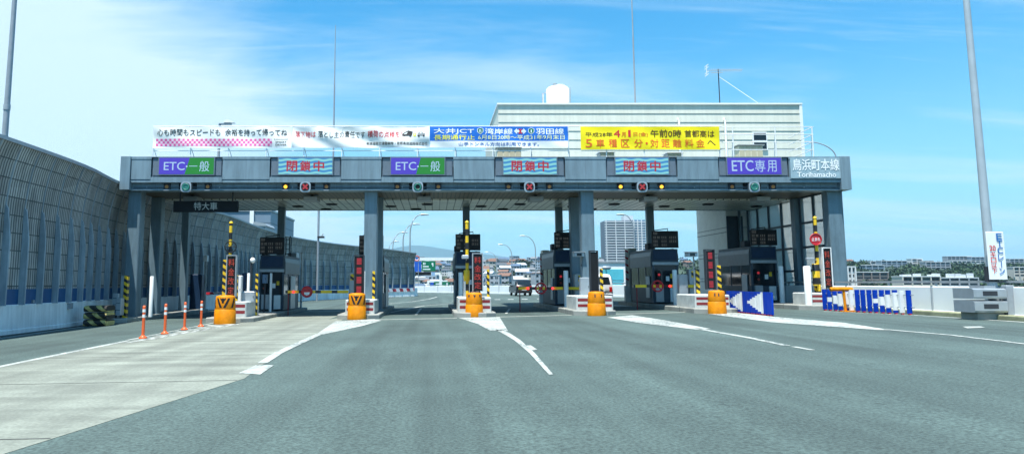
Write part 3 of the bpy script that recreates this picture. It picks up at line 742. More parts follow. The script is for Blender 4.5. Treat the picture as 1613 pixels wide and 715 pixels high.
# black board for extra large vehicles
a, b_, z0, z1 = bbx(273, 375, 316.5, 334, 37.2)
t = thing('hanging_board', 'long black board reading 特大車 hung under the canopy', 'sign board', ((a+b_)/2, 37.2, z0))
mb = MB(); mb.box(a, b_, 37.2, 37.35, z0, z1, M_blk, .01); mb.build('board', t)
mb = MB(); wd = b_-a; mb.text('特大車', a+wd*.32, a+wd*.68, z0+.1, z1-.07, 37.196, mat('board_grey', (.5, .52, .5), .5), .01); mb.build('lettering', t)
mb = MB(); [mb.box(x-.03, x+.03, 37.25, 37.31, z1, ZB+.06, M_dark) for x in (a+.3, b_-.3)]; mb.build('hanger', t)

# ------------------------------------------------------------------ banner frame, banners and roof plant
YN = 36.75
fr = thing('banner_rail', 'thin white pipe frame along the canopy edge holding the banners', 'rail frame', (0, YN, ZT))
mb = MB()
zr1, zr2, zr3 = fz(199, YN), fz(237.5, YN), fz(233, YN)
mb.tube([(fx(241, YN, 199), YN+.05, zr1), (fx(1137, YN, 199), YN+.05, zr1)], .022, M_white, 6)
mb.tube([(fx(241, YN, 237), YN+.05, zr2), (fx(1137, YN, 237), YN+.05, zr2)], .02, M_white, 6); mb.build('rail', fr)
for i in range(16):
    x = 241+59.5*i
    if x > 1140: break
    mb = MB(); xx = fx(x, YN, 220); mb.tube([(xx, YN+.05, ZT-.05), (xx, YN+.05, zr1)], .025, M_white, 6); mb.tube([(xx+.12, YN+.5, ZT-.05), (xx+.03, YN+.1, zr2+.1)], .02, M_white, 6); mb.build('stanchion', fr)
hr = thing('roof_handrail', 'bare pipe handrail on the canopy roof by the siding building corner', 'handrail', (fx(1220, 37, 220), 37, ZT))
mb = MB()
for y in (200, 212, 224, 236): mb.tube([(fx(1137, 37, y), 37.02, fz(y, 37)), (fx(1281, 37, y), 37.02, fz(y, 37)), (fx(1283, 37, y)+.05, 39.9, fz(y, 37))], .022, M_white, 6)
mb.build('rail', hr)
for x in (1155, 1222, 1280.5):
    mb = MB(); xx = fx(x, 37, 222); mb.tube([(xx, 37.02, ZT-.06), (xx, 37.02, fz(199.5, 37))], .028, M_white, 6); mb.tube([(xx+.1, 37.5, ZT-.06), (xx+.02, 37.06, fz(203, 37))], .022, M_white, 6); mb.build('stanchion', hr)
mb = MB(); pts = []
for i in range(13):
    t_ = i/12*math.pi/2; pts.append((fx(1268, 37.4, 230)+math.sin(t_)*1.5, 37.4, fz(248, 37.4)+math.cos(t_)*.80))
mb.tube(pts, .03, M_metal, 6); tag(mb.build('arched_pipe', None, pts[-1]), 'thin bent conduit curving down to the canopy roof end', 'pipe')

def banner(px, label, draw, base, sag=1., kids=None):
    a, b_, z0, z1 = bbx(*px, YN)
    ph = rnd.random()*9
    def wv(X, Z, o):                            # folds of the cloth
        u = (X-a)/(b_-a); v = (Z-z0)/(z1-z0)
        d = .05*sag*noise.noise(Vector((X*.9, Z*1.3, ph)))+.035*sag*math.sin((X*1.3+Z*2.2)*2+ph)*(1-v*.6)
        zz_ = Z-.03*sag*abs(math.sin(u*math.pi*5))*v
        return (X, YN-.02-d-o, zz_)
    t = thing('banner', label, 'banner', ((a+b_)/2, YN, z0), 'banners along the canopy edge')
    mb = MB(); nx_, nz_ = 260, 34
    def cloth(z_lo, z_hi, m, o=0.):
        vs = [wv(a+(b_-a)*i/nx_, z_lo+(z_hi-z_lo)*j/nz_, o) for j in range(nz_+1) for i in range(nx_+1)]
        mb.mesh(vs, [(j*(nx_+1)+i, j*(nx_+1)+i+1, (j+1)*(nx_+1)+i+1, (j+1)*(nx_+1)+i) for j in range(nz_) for i in range(nx_)], m, True)
    base(cloth, z0, z1); mb.build('cloth', t)
    mb = MB(); draw(mb, a, b_, z0, z1, b_-a, z1-z0, wv); mb.build('lettering', t)
    mb = MB()
    for i in range(9):
        x = a+.05+(b_-a-.1)*i/8; p = wv(x, z1, 0); mb.tube([p, (x, YN+.04, zr1+.02)], .008, M_white, 4)
    mb.build('tie', t)
def T(mb, s_, a, w_, z0, h, u0, u1, v0, v1, m, bold, wv, fade=0):
    mb.text(s_, a+w_*u0, a+w_*u1, z0+h*v0, z0+h*v1, 0, m, bold, wv, .007)
def b1(mb, a, b_, z0, z1, w_, h, wv):
    T(mb, '心も時間もスピードも', a, w_, z0, h, .03, .485, .57, .89, M_btex, .012, wv); T(mb, '余裕を持って帰ってね', a, w_, z0, h, .52, .965, .57, .89, M_btex, .012, wv)
    nxc = 52; x0, x1 = a+w_*.02, a+w_*.86; cw = (x1-x0)/nxc
    mb.text  # checker print: three rows
    for r_ in range(3):
        for i in range(nxc):
            X0 = x0+i*cw; Z0 = z0+h*(.09+.115*r_); m = M_pink if (i+r_) % 2 == 0 else PINKL
            mb.mesh([wv(X0, Z0, .006), wv(X0+cw, Z0, .006), wv(X0+cw, Z0+h*.115, .006), wv(X0, Z0+h*.115, .006)], [(0, 1, 2, 3)], m)
    T(mb, 'KANAGAWA', a, w_, z0, h, .875, .975, .37, .44, M_btex, 0, wv); T(mb, 'SMART', a, w_, z0, h, .885, .965, .24, .32, M_btex, .015, wv); T(mb, 'DRIVER', a, w_, z0, h, .885, .965, .11, .19, M_btex, .015, wv)
PINKL = mat('pale_pink_print', (.80, .62, .70), .7)
banner((241.5, 459.5, 199.5, 233.5), 'white banner with black slogan over a strip of pink checks', b1, lambda c, z0, z1: c(z0, z1, M_ban))
def b2(mb, a, b_, z0, z1, w_, h, wv):
    T(mb, '落下物は', a, w_, z0, h, .02, .17, .50, .80, M_rtex, .01, wv); T(mb, '落とし主の責任です', a, w_, z0, h, .19, .53, .48, .79, M_btex, .012, wv); T(mb, '積荷の点検を！', a, w_, z0, h, .55, .80, .48, .80, M_rtex, .015, wv)
    T(mb, '高速道路交通警察隊・首都高速道路株式会社', a, w_, z0, h, .54, .985, .13, .28, M_btex, .006, wv)
    def q(poly, m, o=.007): mb.mesh([wv(a+w_*u, z0+h*v, o) for u, v in poly], [tuple(range(len(poly)))], m)
    q([(.80, .55), (.872, .60), (.878, .80), (.845, .84), (.82, .74), (.803, .66)], M_btex); q([(.812, .64), (.832, .66), (.842, .76), (.826, .74)], M_ban, .010)
    q([(.882, .56), (.902, .56), (.902, .72), (.882, .72)], M_ytex); q([(.888, .62), (.896, .62), (.896, .69), (.888, .69)], M_ban, .010)
    q([(.91, .58), (.965, .58), (.97, .68), (.955, .70), (.945, .78), (.925, .78), (.915, .69)], mat('print_grey', (.28, .3, .3), .6)); q([(.928, .69), (.945, .69), (.94, .75), (.93, .75)], M_ban, .010)
    for u in (.815, .86, .922, .958):
        q([(u+.008*math.cos(k*math.pi/4), .575+.045*math.sin(k*math.pi/4)) for k in range(8)], M_btex, .010)
banner((460.5, 676.5, 199.5, 233), 'creased white banner with red and black lettering and small vehicle pictures', b2, lambda c, z0, z1: c(z0, z1, M_ban), 1.9)
def b3(mb, a, b_, z0, z1, w_, h, wv):
    T(mb, '大井JCT', a, w_, z0, h, .03, .32, .63, .92, M_wtex, .02, wv); T(mb, '湾岸線', a, w_, z0, h, .40, .60, .63, .92, M_wtex, .02, wv); T(mb, '羽田線', a, w_, z0, h, .77, .97, .63, .92, M_wtex, .02, wv)
    def q(poly, m, o=.007): mb.mesh([wv(a+w_*u, z0+h*v, o) for u, v in poly], [tuple(range(len(poly)))], m)
    def sh(u, ch):
        q([(u-.022, .9), (u-.022, .74), (u, .62), (u+.022, .74), (u+.022, .9), (u, .95)], M_wtex, .006); q([(u-.018, .89), (u-.018, .75), (u, .65), (u+.018, .75), (u+.018, .89), (u, .93)], M_gsign, .008)
        mb.text(ch, a+w_*(u-(.008 if ch == 'B' else .004)), a+w_*(u+(.008 if ch == 'B' else .004)), z0+h*.71, z0+h*.86, 0, M_wtex, .0, wv, .010)
    sh(.366, 'B'); sh(.735, '1')
    q([(.61, .78), (.632, .93), (.632, .85), (.678, .85), (.678, .93), (.70, .78), (.678, .64), (.678, .72), (.632, .72), (.632, .64)], M_wtex)
    for s_ in (1, -1): q([(.642, .78-s_*.1), (.65, .78-s_*.13), (.670, .78+s_*.1), (.662, .78+s_*.13)], M_rtex, .010)
    T(mb, '長期通行止', a, w_, z0, h, .03, .325, .36, .60, M_ytex, .014, wv); T(mb, '6月8日20時～平成31年9月末日', a, w_, z0, h, .35, .975, .37, .60, mat('text_pale_yellow', (.85, .9, .5), .5), .008, wv)
    T(mb, '山手トンネル方向は利用できます。', a, w_, z0, h, .21, .79, .07, .25, M_bltex, .012, wv)
def base3(c, z0, z1): c(z0, z0+(z1-z0)*.31, M_ban); c(z0+(z1-z0)*.31, z1, M_banb)
banner((677, 894.5, 199.5, 232.5), 'blue banner over a white strip announcing a long closure', b3, base3, .7)
def b4(mb, a, b_, z0, z1, w_, h, wv):
    T(mb, '平成28年', a, w_, z0, h, .035, .23, .56, .75, M_brtex, .008, wv); T(mb, '4', a, w_, z0, h, .24, .285, .55, .85, M_rtex, .014, wv); T(mb, '月', a, w_, z0, h, .295, .325, .56, .76, M_otex, .008, wv)
    T(mb, '1', a, w_, z0, h, .343, .361, .55, .85, M_rtex, .0, wv); T(mb, '日(金)', a, w_, z0, h, .38, .485, .55, .75, M_otex, .006, wv)
    T(mb, '午前0時', a, w_, z0, h, .505, .725, .54, .86, M_brtex, .014, wv); T(mb, '首都高は', a, w_, z0, h, .75, .965, .54, .84, M_brtex, .01, wv)
    for k, (ch, u) in enumerate(zip('5車種区分・対距離料金へ', (.035, .11, .20, .29, .385, .462, .50, .58, .665, .75, .83, .91))):
        wdt = .06 if ch != '5' else .045
        if ch == '・':
            mb.mesh([wv(a+w_*(u+.012+.009*math.cos(q*math.pi/4)), z0+h*(.27+.06*math.sin(q*math.pi/4)), .007) for q in range(8)], [tuple(range(8))], M_otex); continue
        T(mb, ch, a, w_, z0, h, u, u+wdt, .10 if ch != 'へ' else .18, .45 if ch != 'へ' else .40, M_otex if ch != 'へ' else M_brtex, .009, wv)
banner((914.5, 1133, 199.5, 236), 'bright yellow banner with orange and brown lettering about new tolls', b4, lambda c, z0, z1: c(z0, z1, M_bany), .6)

# toll office: clad upper storey on the canopy roof, its tower foot behind the canopy
YO = 41.5
ofx0, ofx1 = fx(785, YO, 200), fx(1263, YO, 200); oz1 = fz(165.5, YO)
of = thing('toll_office', 'white ribbed siding building standing on and behind the canopy roof', 'building', ((ofx0+ofx1)/2, 46, gz(15)))
M_sid = mat('white_siding', (.63, .64, .54), .6, var=.06, scale=.6); streak(M_sid, .93, 1.03)
mb = MB()
nb_ = 8; hh = (oz1-ZT+.1)/nb_
for i in range(nb_):                            # each siding course leans out and ends in a drip edge
    za = ZT-.1+hh*i; zb = za+hh; 
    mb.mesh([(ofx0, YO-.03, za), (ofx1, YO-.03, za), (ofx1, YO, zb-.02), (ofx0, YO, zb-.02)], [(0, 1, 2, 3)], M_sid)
    mb.mesh([(ofx0, YO, zb-.02), (ofx1, YO, zb-.02), (ofx1, YO-.03, zb), (ofx0, YO-.03, zb)], [(0, 1, 2, 3)], mat('siding_lip_shade', (.34, .37, .33), .6) if i < nb_-1 else M_sid)  # lip colour darkened to hold the shadow line under each course
mb.box(ofx0, ofx1, YO+.01, 52, ZT-.06, oz1, M_sid)
mb.build('wall', of)
mb = MB(); mb.box(ofx0-.06, ofx1+.06, YO-.1, YO+.12, oz1+.0, oz1+.09, M_white); mb.box(ofx0-.06, ofx0+.10, YO+.121, 52, oz1, oz1+.09, M_white); mb.box(ofx1-.1, ofx1+.06, YO+.121, 52, oz1, oz1+.09, M_white)
mb.box(ofx1-.10, ofx1+.05, YO-.08, YO-.0, ZT-.05, oz1, M_white); mb.build('roof_trim', of)
a, b_, z0, z1 = bbx(1187.5, 1207, 210, 235, YO-.1)
mb = MB(); mb.box(a-.06, b_+.06, YO-.11, YO-.02, z0-.06, z1+.06, M_white); f_ = mb.build('window', of)
mb = MB(); mb.box(a, b_, YO-.13, YO-.112, z0, z1, M_glass); mb.box(a, b_, YO-.142, YO-.132, (z0+z1)/2-.03, (z0+z1)/2+.03, M_white); mb.build('pane', f_)
for x in (1073, 1146):
    a, b_, z0, z1 = bbx(x-2, x+2, 186, 247, YO-.2); mb = MB(); mb.tube([(a, YO-.12, ZT), (a, YO-.12, z1-.2), (a, YO-.02, z1)], .06, M_white, 8); mb.build('downpipe', of)
# tower foot
mb = MB(); mb.box(18.0, 25, 46.8, 52, -1, ZT-.07, M_wpan); mb.build('tower_foot', of)
mb = MB()
for z in (1.6, 3.1, 4.6): mb.box(17.99, 18.003, 46.8, 52, z, z+.03, M_dark)
mb.box(18.02, 19.0, 46.72, 46.797, .35, ZB-.3, M_cab); mb.tube([(18.75, 46.6, .3), (18.75, 46.6, ZB)], .09, M_colm, 8); mb.tube([(19.4, 46.6, .3), (19.4, 46.6, ZB)], .12, M_metal, 8)
mb.build('service_riser', of)
# glazed side screen under the canopy
gl = thing('glazed_screen', 'tall framed glass side wall closing the canopy beside the end column', 'glass wall', (19.3, 42, gz(19.3)))
mb = MB(); zb0 = .3
ysp = [37.15, 38.5, 39.9, 40.5, 42.1, 43.7, 45.2, 46.6]; zsp = [.9, 2.15, 3.35, 4.6, ZB+.05]
for y in ysp: mb.box(19.22, 19.34, y-.06, y+.06, zb0, ZB+.05, M_cab)
for z in zsp: mb.box(19.23, 19.33, ysp[0], ysp[-1], z-.06, z+.05, M_cab)
mb.build('frame', gl)
mb = MB(); mb.box(19.2, 19.36, 37.1, 46.7, zb0-.02, .85, M_wallc); mb.build('base_wall', gl)
gm = bpy.data.materials.new('clear_glass'); gm.use_nodes = True; n_ = gm.node_tree.nodes; b0 = n_['Principled BSDF']
b0.inputs['Base Color'].default_value = (.55, .68, .72, 1); b0.inputs['Roughness'].default_value = .05; b0.inputs['Alpha'].default_value = .42
mb = MB(); mb.box(19.27, 19.29, ysp[0], ysp[-1], .85, ZB, gm); mb.build('pane', gl)
# air-conditioning units
for (px, lab) in (((783, 821, 232.5, 247.5), 'beige cooling unit on the canopy roof below the blue banner'), ((1164, 1202, 229.5, 247.5), 'beige cooling unit on the canopy roof under the siding window')):
    a, b_, z0, z1 = bbx(*px, 38.5); z0 = ZT-.05
    t = thing('cooling_unit', lab, 'air conditioner', ((a+b_)/2, 38.8, z0), 'cooling units on the canopy roof')
    Mb = mat('beige_metal', (.62, .58, .42), .5)
    mb = MB(); mb.box(a, b_, 38.5, 39.2, z0, z1, Mb, .02); mb.box(a-.06, b_+.06, 38.42, 39.25, z1, z1+.05, mat('grey_lid', (.3, .32, .3), .5)); mb.build('casing', t)
    mb = MB()
    for k in range(4):
        x = a+(b_-a)*(k+.5)/4; mb.box(x-.12, x+.12, 38.485, 38.499, z0+.1, z1-.06, mat('beige_grille', (.5, .45, .3), .6))
    mb.build('grille', t)
for (px, lab) in (((945, 968, 240, 247.5), 'low white duct box on the canopy roof under the yellow banner start'), ((1052, 1076, 241, 247.5), 'low grey duct box on the canopy roof under the yellow banner end')):
    a, b_, z0, z1 = bbx(*px, 38.2); mb = MB(); mb.box(a, b_, 38.2, 39, ZT-.05, z1, M_metal, .03); mb.box(a-.05, b_+.05, 38.15, 39.05, z1+.002, z1+.05, M_white)
    tag(mb.build('duct_box', None, ((a+b_)/2, 38.6, ZT-.05)), lab, 'duct', 'duct boxes on the canopy roof')
# water tank
c = P(879, 165, 45); r_ = (P(897, 150, 45).x-P(861, 150, 45).x)/2; zt = P(879, 136, 45).z
t = thing('water_tank', 'round white water tank with domed lid on the office roof', 'water tank', (c.x, 45, oz1-.1))
mb = MB(); mb.lathe([(r_, 0), (r_, zt-oz1-.1), (r_*.86, zt-oz1), (r_*.4, zt-oz1+.1), (.05, zt-oz1+.12)], (c.x, 45, oz1-.1), M_white, 28); mb.build('tank', t)
mb = MB()
for s_ in (-.14, .14): mb.tube([(c.x+r_+.04, 45+s_, oz1-.1), (c.x+r_+.04, 45+s_, zt-.1)], .02, M_metal, 6)
for k in range(5): mb.tube([(c.x+r_+.04, 44.86, oz1+.1+.2*k), (c.x+r_+.04, 45.14, oz1+.1+.2*k)], .015, M_metal, 6)
mb.build('ladder', t)
mb = MB(); mb.tube([(c.x-r_-.22, 45, oz1-.1), (c.x-r_-.22, 45, zt-.45), (c.x-r_+.02, 45, zt-.4)], .05, M_metal, 8); mb.build('pipe', t)
mb = MB(); mb.lathe([(.12, 0), (.12, .12)], (c.x-.2, 44.8, zt-.02), M_metal, 10); mb.lathe([(.3, 0), (.3, .06)], (c.x+.15, 45, zt+.0), M_white, 14); mb.build('hatch', t)
# masts
def mast(x0, y0, x1, y1, Y, r0, r1, label, tip=True):
    a = P(x0, y0, Y); b2 = P(x1, y1, Y); a.x = (a.x+b2.x)/2
    t = thing('antenna_mast', label, 'mast', (a.x, Y, a.z), 'antenna masts')
    mb = MB(); mb.tube([(a.x, Y, a.z), (a.x, Y, a.z+(b2.z-a.z)*.55)], r0, M_pole, 8, r0*.8); mb.build('lower_tube', t)
    mb = MB(); mb.tube([(a.x, Y, a.z+(b2.z-a.z)*.55), (a.x, Y, b2.z)], r0*.7, M_metal, 8, r1); mb.build('upper_tube', t)
mast(526, 247, 527.5, 40, 40, .05, .015, 'slender pole mast rising from the canopy roof behind the creased banner')
mast(999, 166, 996, -25, 44, .055, .03, 'tall white pole mast rising from the office roof above the yellow banner')
# television aerial
c = P(1134, 166, 44); tp = P(1132, 112, 44)
t = thing('television_aerial', 'comb-like television aerial on a thin stick above the office roof', 'aerial', (c.x, 44, oz1))
mb = MB(); mb.tube([(c.x, 44, oz1-.1), (c.x, 44, tp.z+.1)], .03, M_dark, 6); mb.build('stick', t)
mb = MB(); a = P(1112, 109, 44); b2 = P(1168, 110, 44); mb.tube([(a.x, 43.9, tp.z), (b2.x, 43.9, tp.z+.02)], .018, M_metal, 6)
for k in range(16):
    x = a.x+.25+(b2.x-a.x-.3)*k/15; mb.tube([(x, 43.75, tp.z+.06), (x, 44.05, tp.z-.06)], .012, M_metal, 4)
for s_ in (.28, .14, -.14, -.28): mb.tube([(a.x, 43.6, tp.z+s_), (a.x, 44.2, tp.z+s_)], .02, M_white, 4)
mb.tube([(a.x, 43.9, tp.z-.32), (a.x, 43.9, tp.z+.32)], .02, M_white, 4)
mb.tube([(a.x+.25, 43.9, tp.z-.15), (a.x+.95, 43.9, tp.z-.13)], .02, M_metal, 4); mb.build('comb', t)
e = P(1212, 166, 43); mb = MB(); mb.tube([(c.x+.02, 44, tp.z-.35), (e.x, 43, oz1)], .012, M_white, 4); mb.build('stay_wire', t)
# roof spotlights behind the first banner
c = P(353, 196, 38); t = thing('roof_floodlight', 'small white floodlight standing up behind the checked banner', 'floodlight', (c.x, 38, ZT))
mb = MB(); mb.tube([(P(346, 200, 38).x, 38, ZT-.1), (P(346, 200, 38).x, 38, c.z)], .07, M_pole, 8); mb.build('pole', t)
mb = MB(); mb.box(c.x-.25, c.x+.35, 37.9, 38.2, c.z+.0, c.z+.04, M_pole); mb.prism([(c.x+.0, c.z+.06), (c.x+.55, c.z+.06), (c.x+.30, c.z+.2), (c.x+.1, c.z+.22)], 37.85, 38.2, M_white); mb.build('head', t)

# ================================================================== TOLL ISLANDS
DR = [(354, 510), (562, 503), (747, 499), (940, 497), (1130, 494)]       # foot of each drum in the photograph
DP = [G(*d) for d in DR]
# short phrases that find each island in the picture
PH = ['behind the orange posts', 'by the wide pillar left of centre', 'left of the black car', 'in front of the white van', 'below the apartment tower', 'by the glazed side screen']
KH = .2
def kerb_block(x0, x1, y0, y1, label, group='concrete toll islands', h=KH):
    xm = (x0+x1)/2; g = gz(xm); t = thing('toll_island', label, 'traffic island', (xm, (y0+y1)/2, g), group)
    mb = MB(); c = .45
    pts = [(x0+c, y0), (x1-c, y0), (x1, y0+c), (x1, y1-c), (x1-c, y1), (x0+c, y1), (x0, y1-c), (x0, y0+c)]
    vs = [(p[0], p[1], g-.06) for p in pts]+[(p[0], p[1], g+h-.03) for p in pts]+[(xm+(p[0]-xm)*.975, p[1]+(.03 if p[1] < (y0+y1)/2 else -.03), g+h) for p in pts]
    mb.mesh(vs, [tuple(range(7, -1, -1)), tuple(range(16, 24))]+[(a+i, a+(i+1) % 8, a+8+(i+1) % 8, a+8+i) for a in (0, 8) for i in range(8)], M_conc)
    mb.build('kerb', t)
    mb = MB()
    for k in range(1, 6):
        y = y0+(y1-y0)*k/6; mb.box(x0-.004, x1+.004, y-.008, y+.008, g-.05, g+h+.003, M_dark)
    mb.build('joint', t); return g+h
def stand(x0, x1, y0, y1, Y, i, dep=None):      # photograph rectangle at depth Y, standing on island i
    a, b_, z0, z1 = bbx(x0, x1, y0, y1, Y); return a, b_, TOP[i], z1
TOP = []
YI = [(32.6, 47.5), (33.6, 47.5), (33.6, 47.6), (33.2, 47.6), (33.0, 47.6), (34.6, 46.6)]
IW = [(-9.75, -7.7), (-4.25, -2.4), (.9, 2.75), (6.1, 7.95), (11.3, 13.2), (16.6, 18.6)]
for i in range(6):
    TOP.append(kerb_block(*IW[i], *YI[i], 'raised concrete island '+['carrying the toll booth behind the orange posts', 'around the wide pillar left of centre', 'in the middle, left of the black car', 'in front of the white van', 'below the apartment tower, left of the white office foot', 'by the glazed side screen'][i]))
LT = kerb_block(-15.3, -13.75, 34.2, 47.5, 'low concrete kerb island under the leftmost columns by the noise barrier')

def drum(i):
    c = DP[i]; r = [.44, .41, .39, .39, .38][i]; hz_ = [1.16, 1.13, 1.06, 1.02, .98][i]
    lab = ['yellow crash drum with black chevron, beside the orange posts', 'yellow chevron drum by the wide pillar left of centre', 'plain yellow drum with three small notches left of the black car', 'yellow drum with two dark slots in front of the white van', 'yellow drum touching the blue arrow barrier'][i]
    t = thing('crash_drum', lab, 'crash drum', tuple(c), 'yellow crash drums at the island noses')
    hm = hz_*.52
    mb = MB(); mb.lathe([(r, 0), (r*1.01, .03), (r*.97, hm-.02), (r*.93, hm)], c, M_yel, 32); mb.build('lower_drum', t)
    mb = MB(); mb.lathe([(r*.93, hm+.002), (r*.95, hm+.03), (r*.88, hz_-.07), (r*.84, hz_-.03), (r*.6, hz_), (.02, hz_+.01)], c, M_yel, 32); mb.build('upper_drum', t)
    mb = MB(); top = hz_-.07
    def rad(z): return r*.95+(r*.88-r*.95)*(z-hm-.03)/(top-hm-.03)+.006
    def strip(a0, a1, zb, zt, wd, m, k=8):      # a band on the curved face from angle a0 at the foot to a1 at the top
        vs = []
        for j in range(k+1):
            t_ = j/k; z = zb+(zt-zb)*t_; a = a0+(a1-a0)*t_
            for q in (-wd/2, wd/2): vs.append((c.x+rad(z)*math.sin(a+q), c.y-rad(z)*math.cos(a+q), c.z+z))
        mb.mesh(vs, [(2*j, 2*j+1, 2*j+3, 2*j+2) for j in range(k)], m)
    if i < 2:
        for s_ in (-1, 1):
            strip(s_*.16, s_*.62, hm+.06, top-.04, .24, M_bp); strip(s_*.0, s_*.26, hm+.30, top-.04, .16, M_bp); strip(s_*.95, s_*1.3, hm+.06, top-.04, .22, M_bp)
        strip(0, 0, top-.24, top-.04, .22, M_bp); mb.build('chevron', t)
    elif i == 2:
        for a0 in (-.75, 0., .75):
            vs = [(c.x+rad(z)*math.sin(a0+q), c.y-rad(z)*math.cos(a0+q), c.z+z) for q, z in ((-.16, top-.03), (0, top-.17), (.16, top-.03))]; mb.mesh(vs, [(0, 1, 2)], M_dark)
        mb.build('notch', t)
    else:
        for a0 in ((-.35, .45) if i == 3 else (-.55, -.1)): strip(a0, a0, top-.17, top-.04, .14, M_dark)
        mb.build('slot', t)
for i in range(5): drum(i)

M_guard = mat('guard_concrete', (.52, .55, .52), .8, var=.22, scale=2.5)
def guard(i, x0, x1, y0, y1, Y, dep):
    a, b_, z0, z1 = stand(x0, x1, y0, y1, Y, i)
    t = thing('guard_block', 'white block with two dark red bands, '+PH[i], 'guard block', ((a+b_)/2, Y, z0), 'banded guard blocks')
    mb = MB(); mb.box(a, b_, Y, Y+dep, z0, z1, M_guard, .04); mb.build('block', t)
    h = z1-z0; mb = MB(); mb.box(a+.06, b_-.06, Y-.004, Y+.05, z0+h*.62, z0+h*.82, M_dred); mb.build('band', t); mb = MB(); mb.box(a+.06, b_-.06, Y-.004, Y+.05, z0+h*.22, z0+h*.42, M_dred); mb.build('band', t)
guard(0, 356, 388, 475, 498, 33.6, 2.4); guard(1, 544, 590, 472, 492, 34.6, 2.6); guard(2, 722, 774, 468, 491, 34.4, 2.6); guard(3, 908, 966, 466, 490, 34.1, 2.6); guard(4, 1095, 1150, 464, 488, 33.9, 2.6); guard(5, 1274, 1300, 461, 480, 35.4, 1.6)

def ledsign(i, x0, x1, y0, y1, Y, chars, em, label, frame=M_metal, back=False):
    a, b_, z0, z1 = bbx(x0, x1, y0, y1, Y); zb = TOP[i]
    t = thing('message_sign', label, 'message sign', ((a+b_)/2, Y, zb), 'upright lamp signs on the islands')
    mb = MB(); mb.box(a-.03, b_+.03, Y+.002, Y+.22, z0, z1, M_blk); mb.build('housing', t)
    mb = MB(); mb.box(a-.07, a-.031, Y-.03, Y+.24, z0-.02, z1+.03, frame); mb.box(b_+.031, b_+.07, Y-.03, Y+.24, z0-.02, z1+.03, frame); mb.box(a-.07, b_+.07, Y-.03, Y+.24, z1+.031, z1+.07, frame)
    mb.box((a+b_)/2-.06, (a+b_)/2+.06, Y+.06, Y+.16, zb, z0, M_metal); mb.build('frame', t)
    mb = MB(); mb.face([(a, Y-.002, z0+.03), (b_, Y-.002, z0+.03), (b_, Y-.002, z1-.02), (a, Y-.002, z1-.02)], M_blk)
    if chars: mb.vtext(chars, a+.02, b_-.02, z0+.06, z1-.06, Y-.004, em, 0., .22)
    mb.build('screen', t)
ledsign(0, 358.5, 369.5, 404, 467, 33.9, '料金改定', E_org, 'tall lamp sign 料金改定 in a grey frame by the orange posts')
ledsign(1, 560, 571, 404, 463, 34.2, '', E_red, 'upright lamp sign with solid red blocks left of the wide pillar', M_dark)
ledsign(2, 746.5, 758.5, 401, 458, 34.3, '料金改定', E_red, 'upright lamp sign 料金改定 in red on the island left of the black car')
ledsign(3, 932, 940.5, 397, 463, 34.3, '', E_red, 'blank dark upright sign in front of the white van', M_dark)
ledsign(4, 1114.5, 1124.5, 395, 455, 34.3, '', E_red, 'upright lamp sign with red blocks beside the white office foot', M_dark)
ledsign(5, 1299, 1308.5, 392, 453, 36.0, '料金改定', E_org, 'upright lamp sign in red letters before the rightmost column', M_white)
# solid red blocks: two signs show their four signs as nearly filled squares
for nm_, ph in (('message_sign.001', 1), ('message_sign.004', 4)):
    o = bpy.data.objects.get(nm_)
    for ch in list(o.children):
        if ch.name.startswith('screen'):
            g0 = ORG[ch.name]; a, b_, z0, z1 = (bbx(560, 571, 404, 463, 34.2) if ph == 1 else bbx(1114.5, 1124.5, 395, 455, 34.3)); Y = 34.2 if ph == 1 else 34.3
            mb = MB(); h = (z1-z0)/4
            for k in range(4):
                for q in range(5): mb.box(a+.05, b_-.05, Y-.0055, Y-.0045, z0+h*k+h*.16+q*h*.14, z0+h*k+h*.16+q*h*.14+h*.10, E_redk)
                mb.build('lit_block', o); mb = MB()

def hboard(i, x0, x1, y0, y1, Y, what, label, face=True, left=False):
    a, b_, z0, z1 = stand(x0, x1, y0, y1, Y, i)
    t = thing('striped_post', label, 'hazard post', ((a+b_)/2, Y, z0), 'yellow and black striped posts')
    mb = MB(); mb.box(a, b_, Y, Y+.05, z0, z1, S_zy); mb.build('striped_face', t)
    mb = MB(); mb.box(a+.01, b_-.01, Y+.052, Y+.14, z0, z1-.02, M_metal); mb.build('backing', t)
hb = [(0, 350.5, 357, 409, 470, 34.3, 'tallest striped post, left of the orange-framed lamp sign by the orange posts'), (0, 371, 374.5, 433, 476, 35.5, 'short striped strip just right of the lamp sign by the orange posts'), (0, 402, 406, 431, 478, 35.3, 'striped post at the guard block end nearest the leftmost booth'),
      (1, 586.5, 590.5, 427, 472, 36.3, 'striped post on the wide pillar left of centre'), (2, 767, 771, 424, 468, 35.8, 'slim striped post standing alone left of the black car'), (3, 945.5, 950, 423, 462, 35.8, 'striped post over the yellow drum in front of the white van'),
      (4, 1130.5, 1136, 418, 456, 35.8, 'striped post over the yellow drum beside the white office foot'), (5, 1282, 1288, 416, 448, 36.4, 'striped strip beside the red disc pole at the glazed screen'), (4, 1097, 1102.5, 424, 470, 36.5, 'striped edge of the gate cabinet below the apartment tower')]
for h_ in hb: hboard(h_[0], *h_[1:6], None, h_[6])

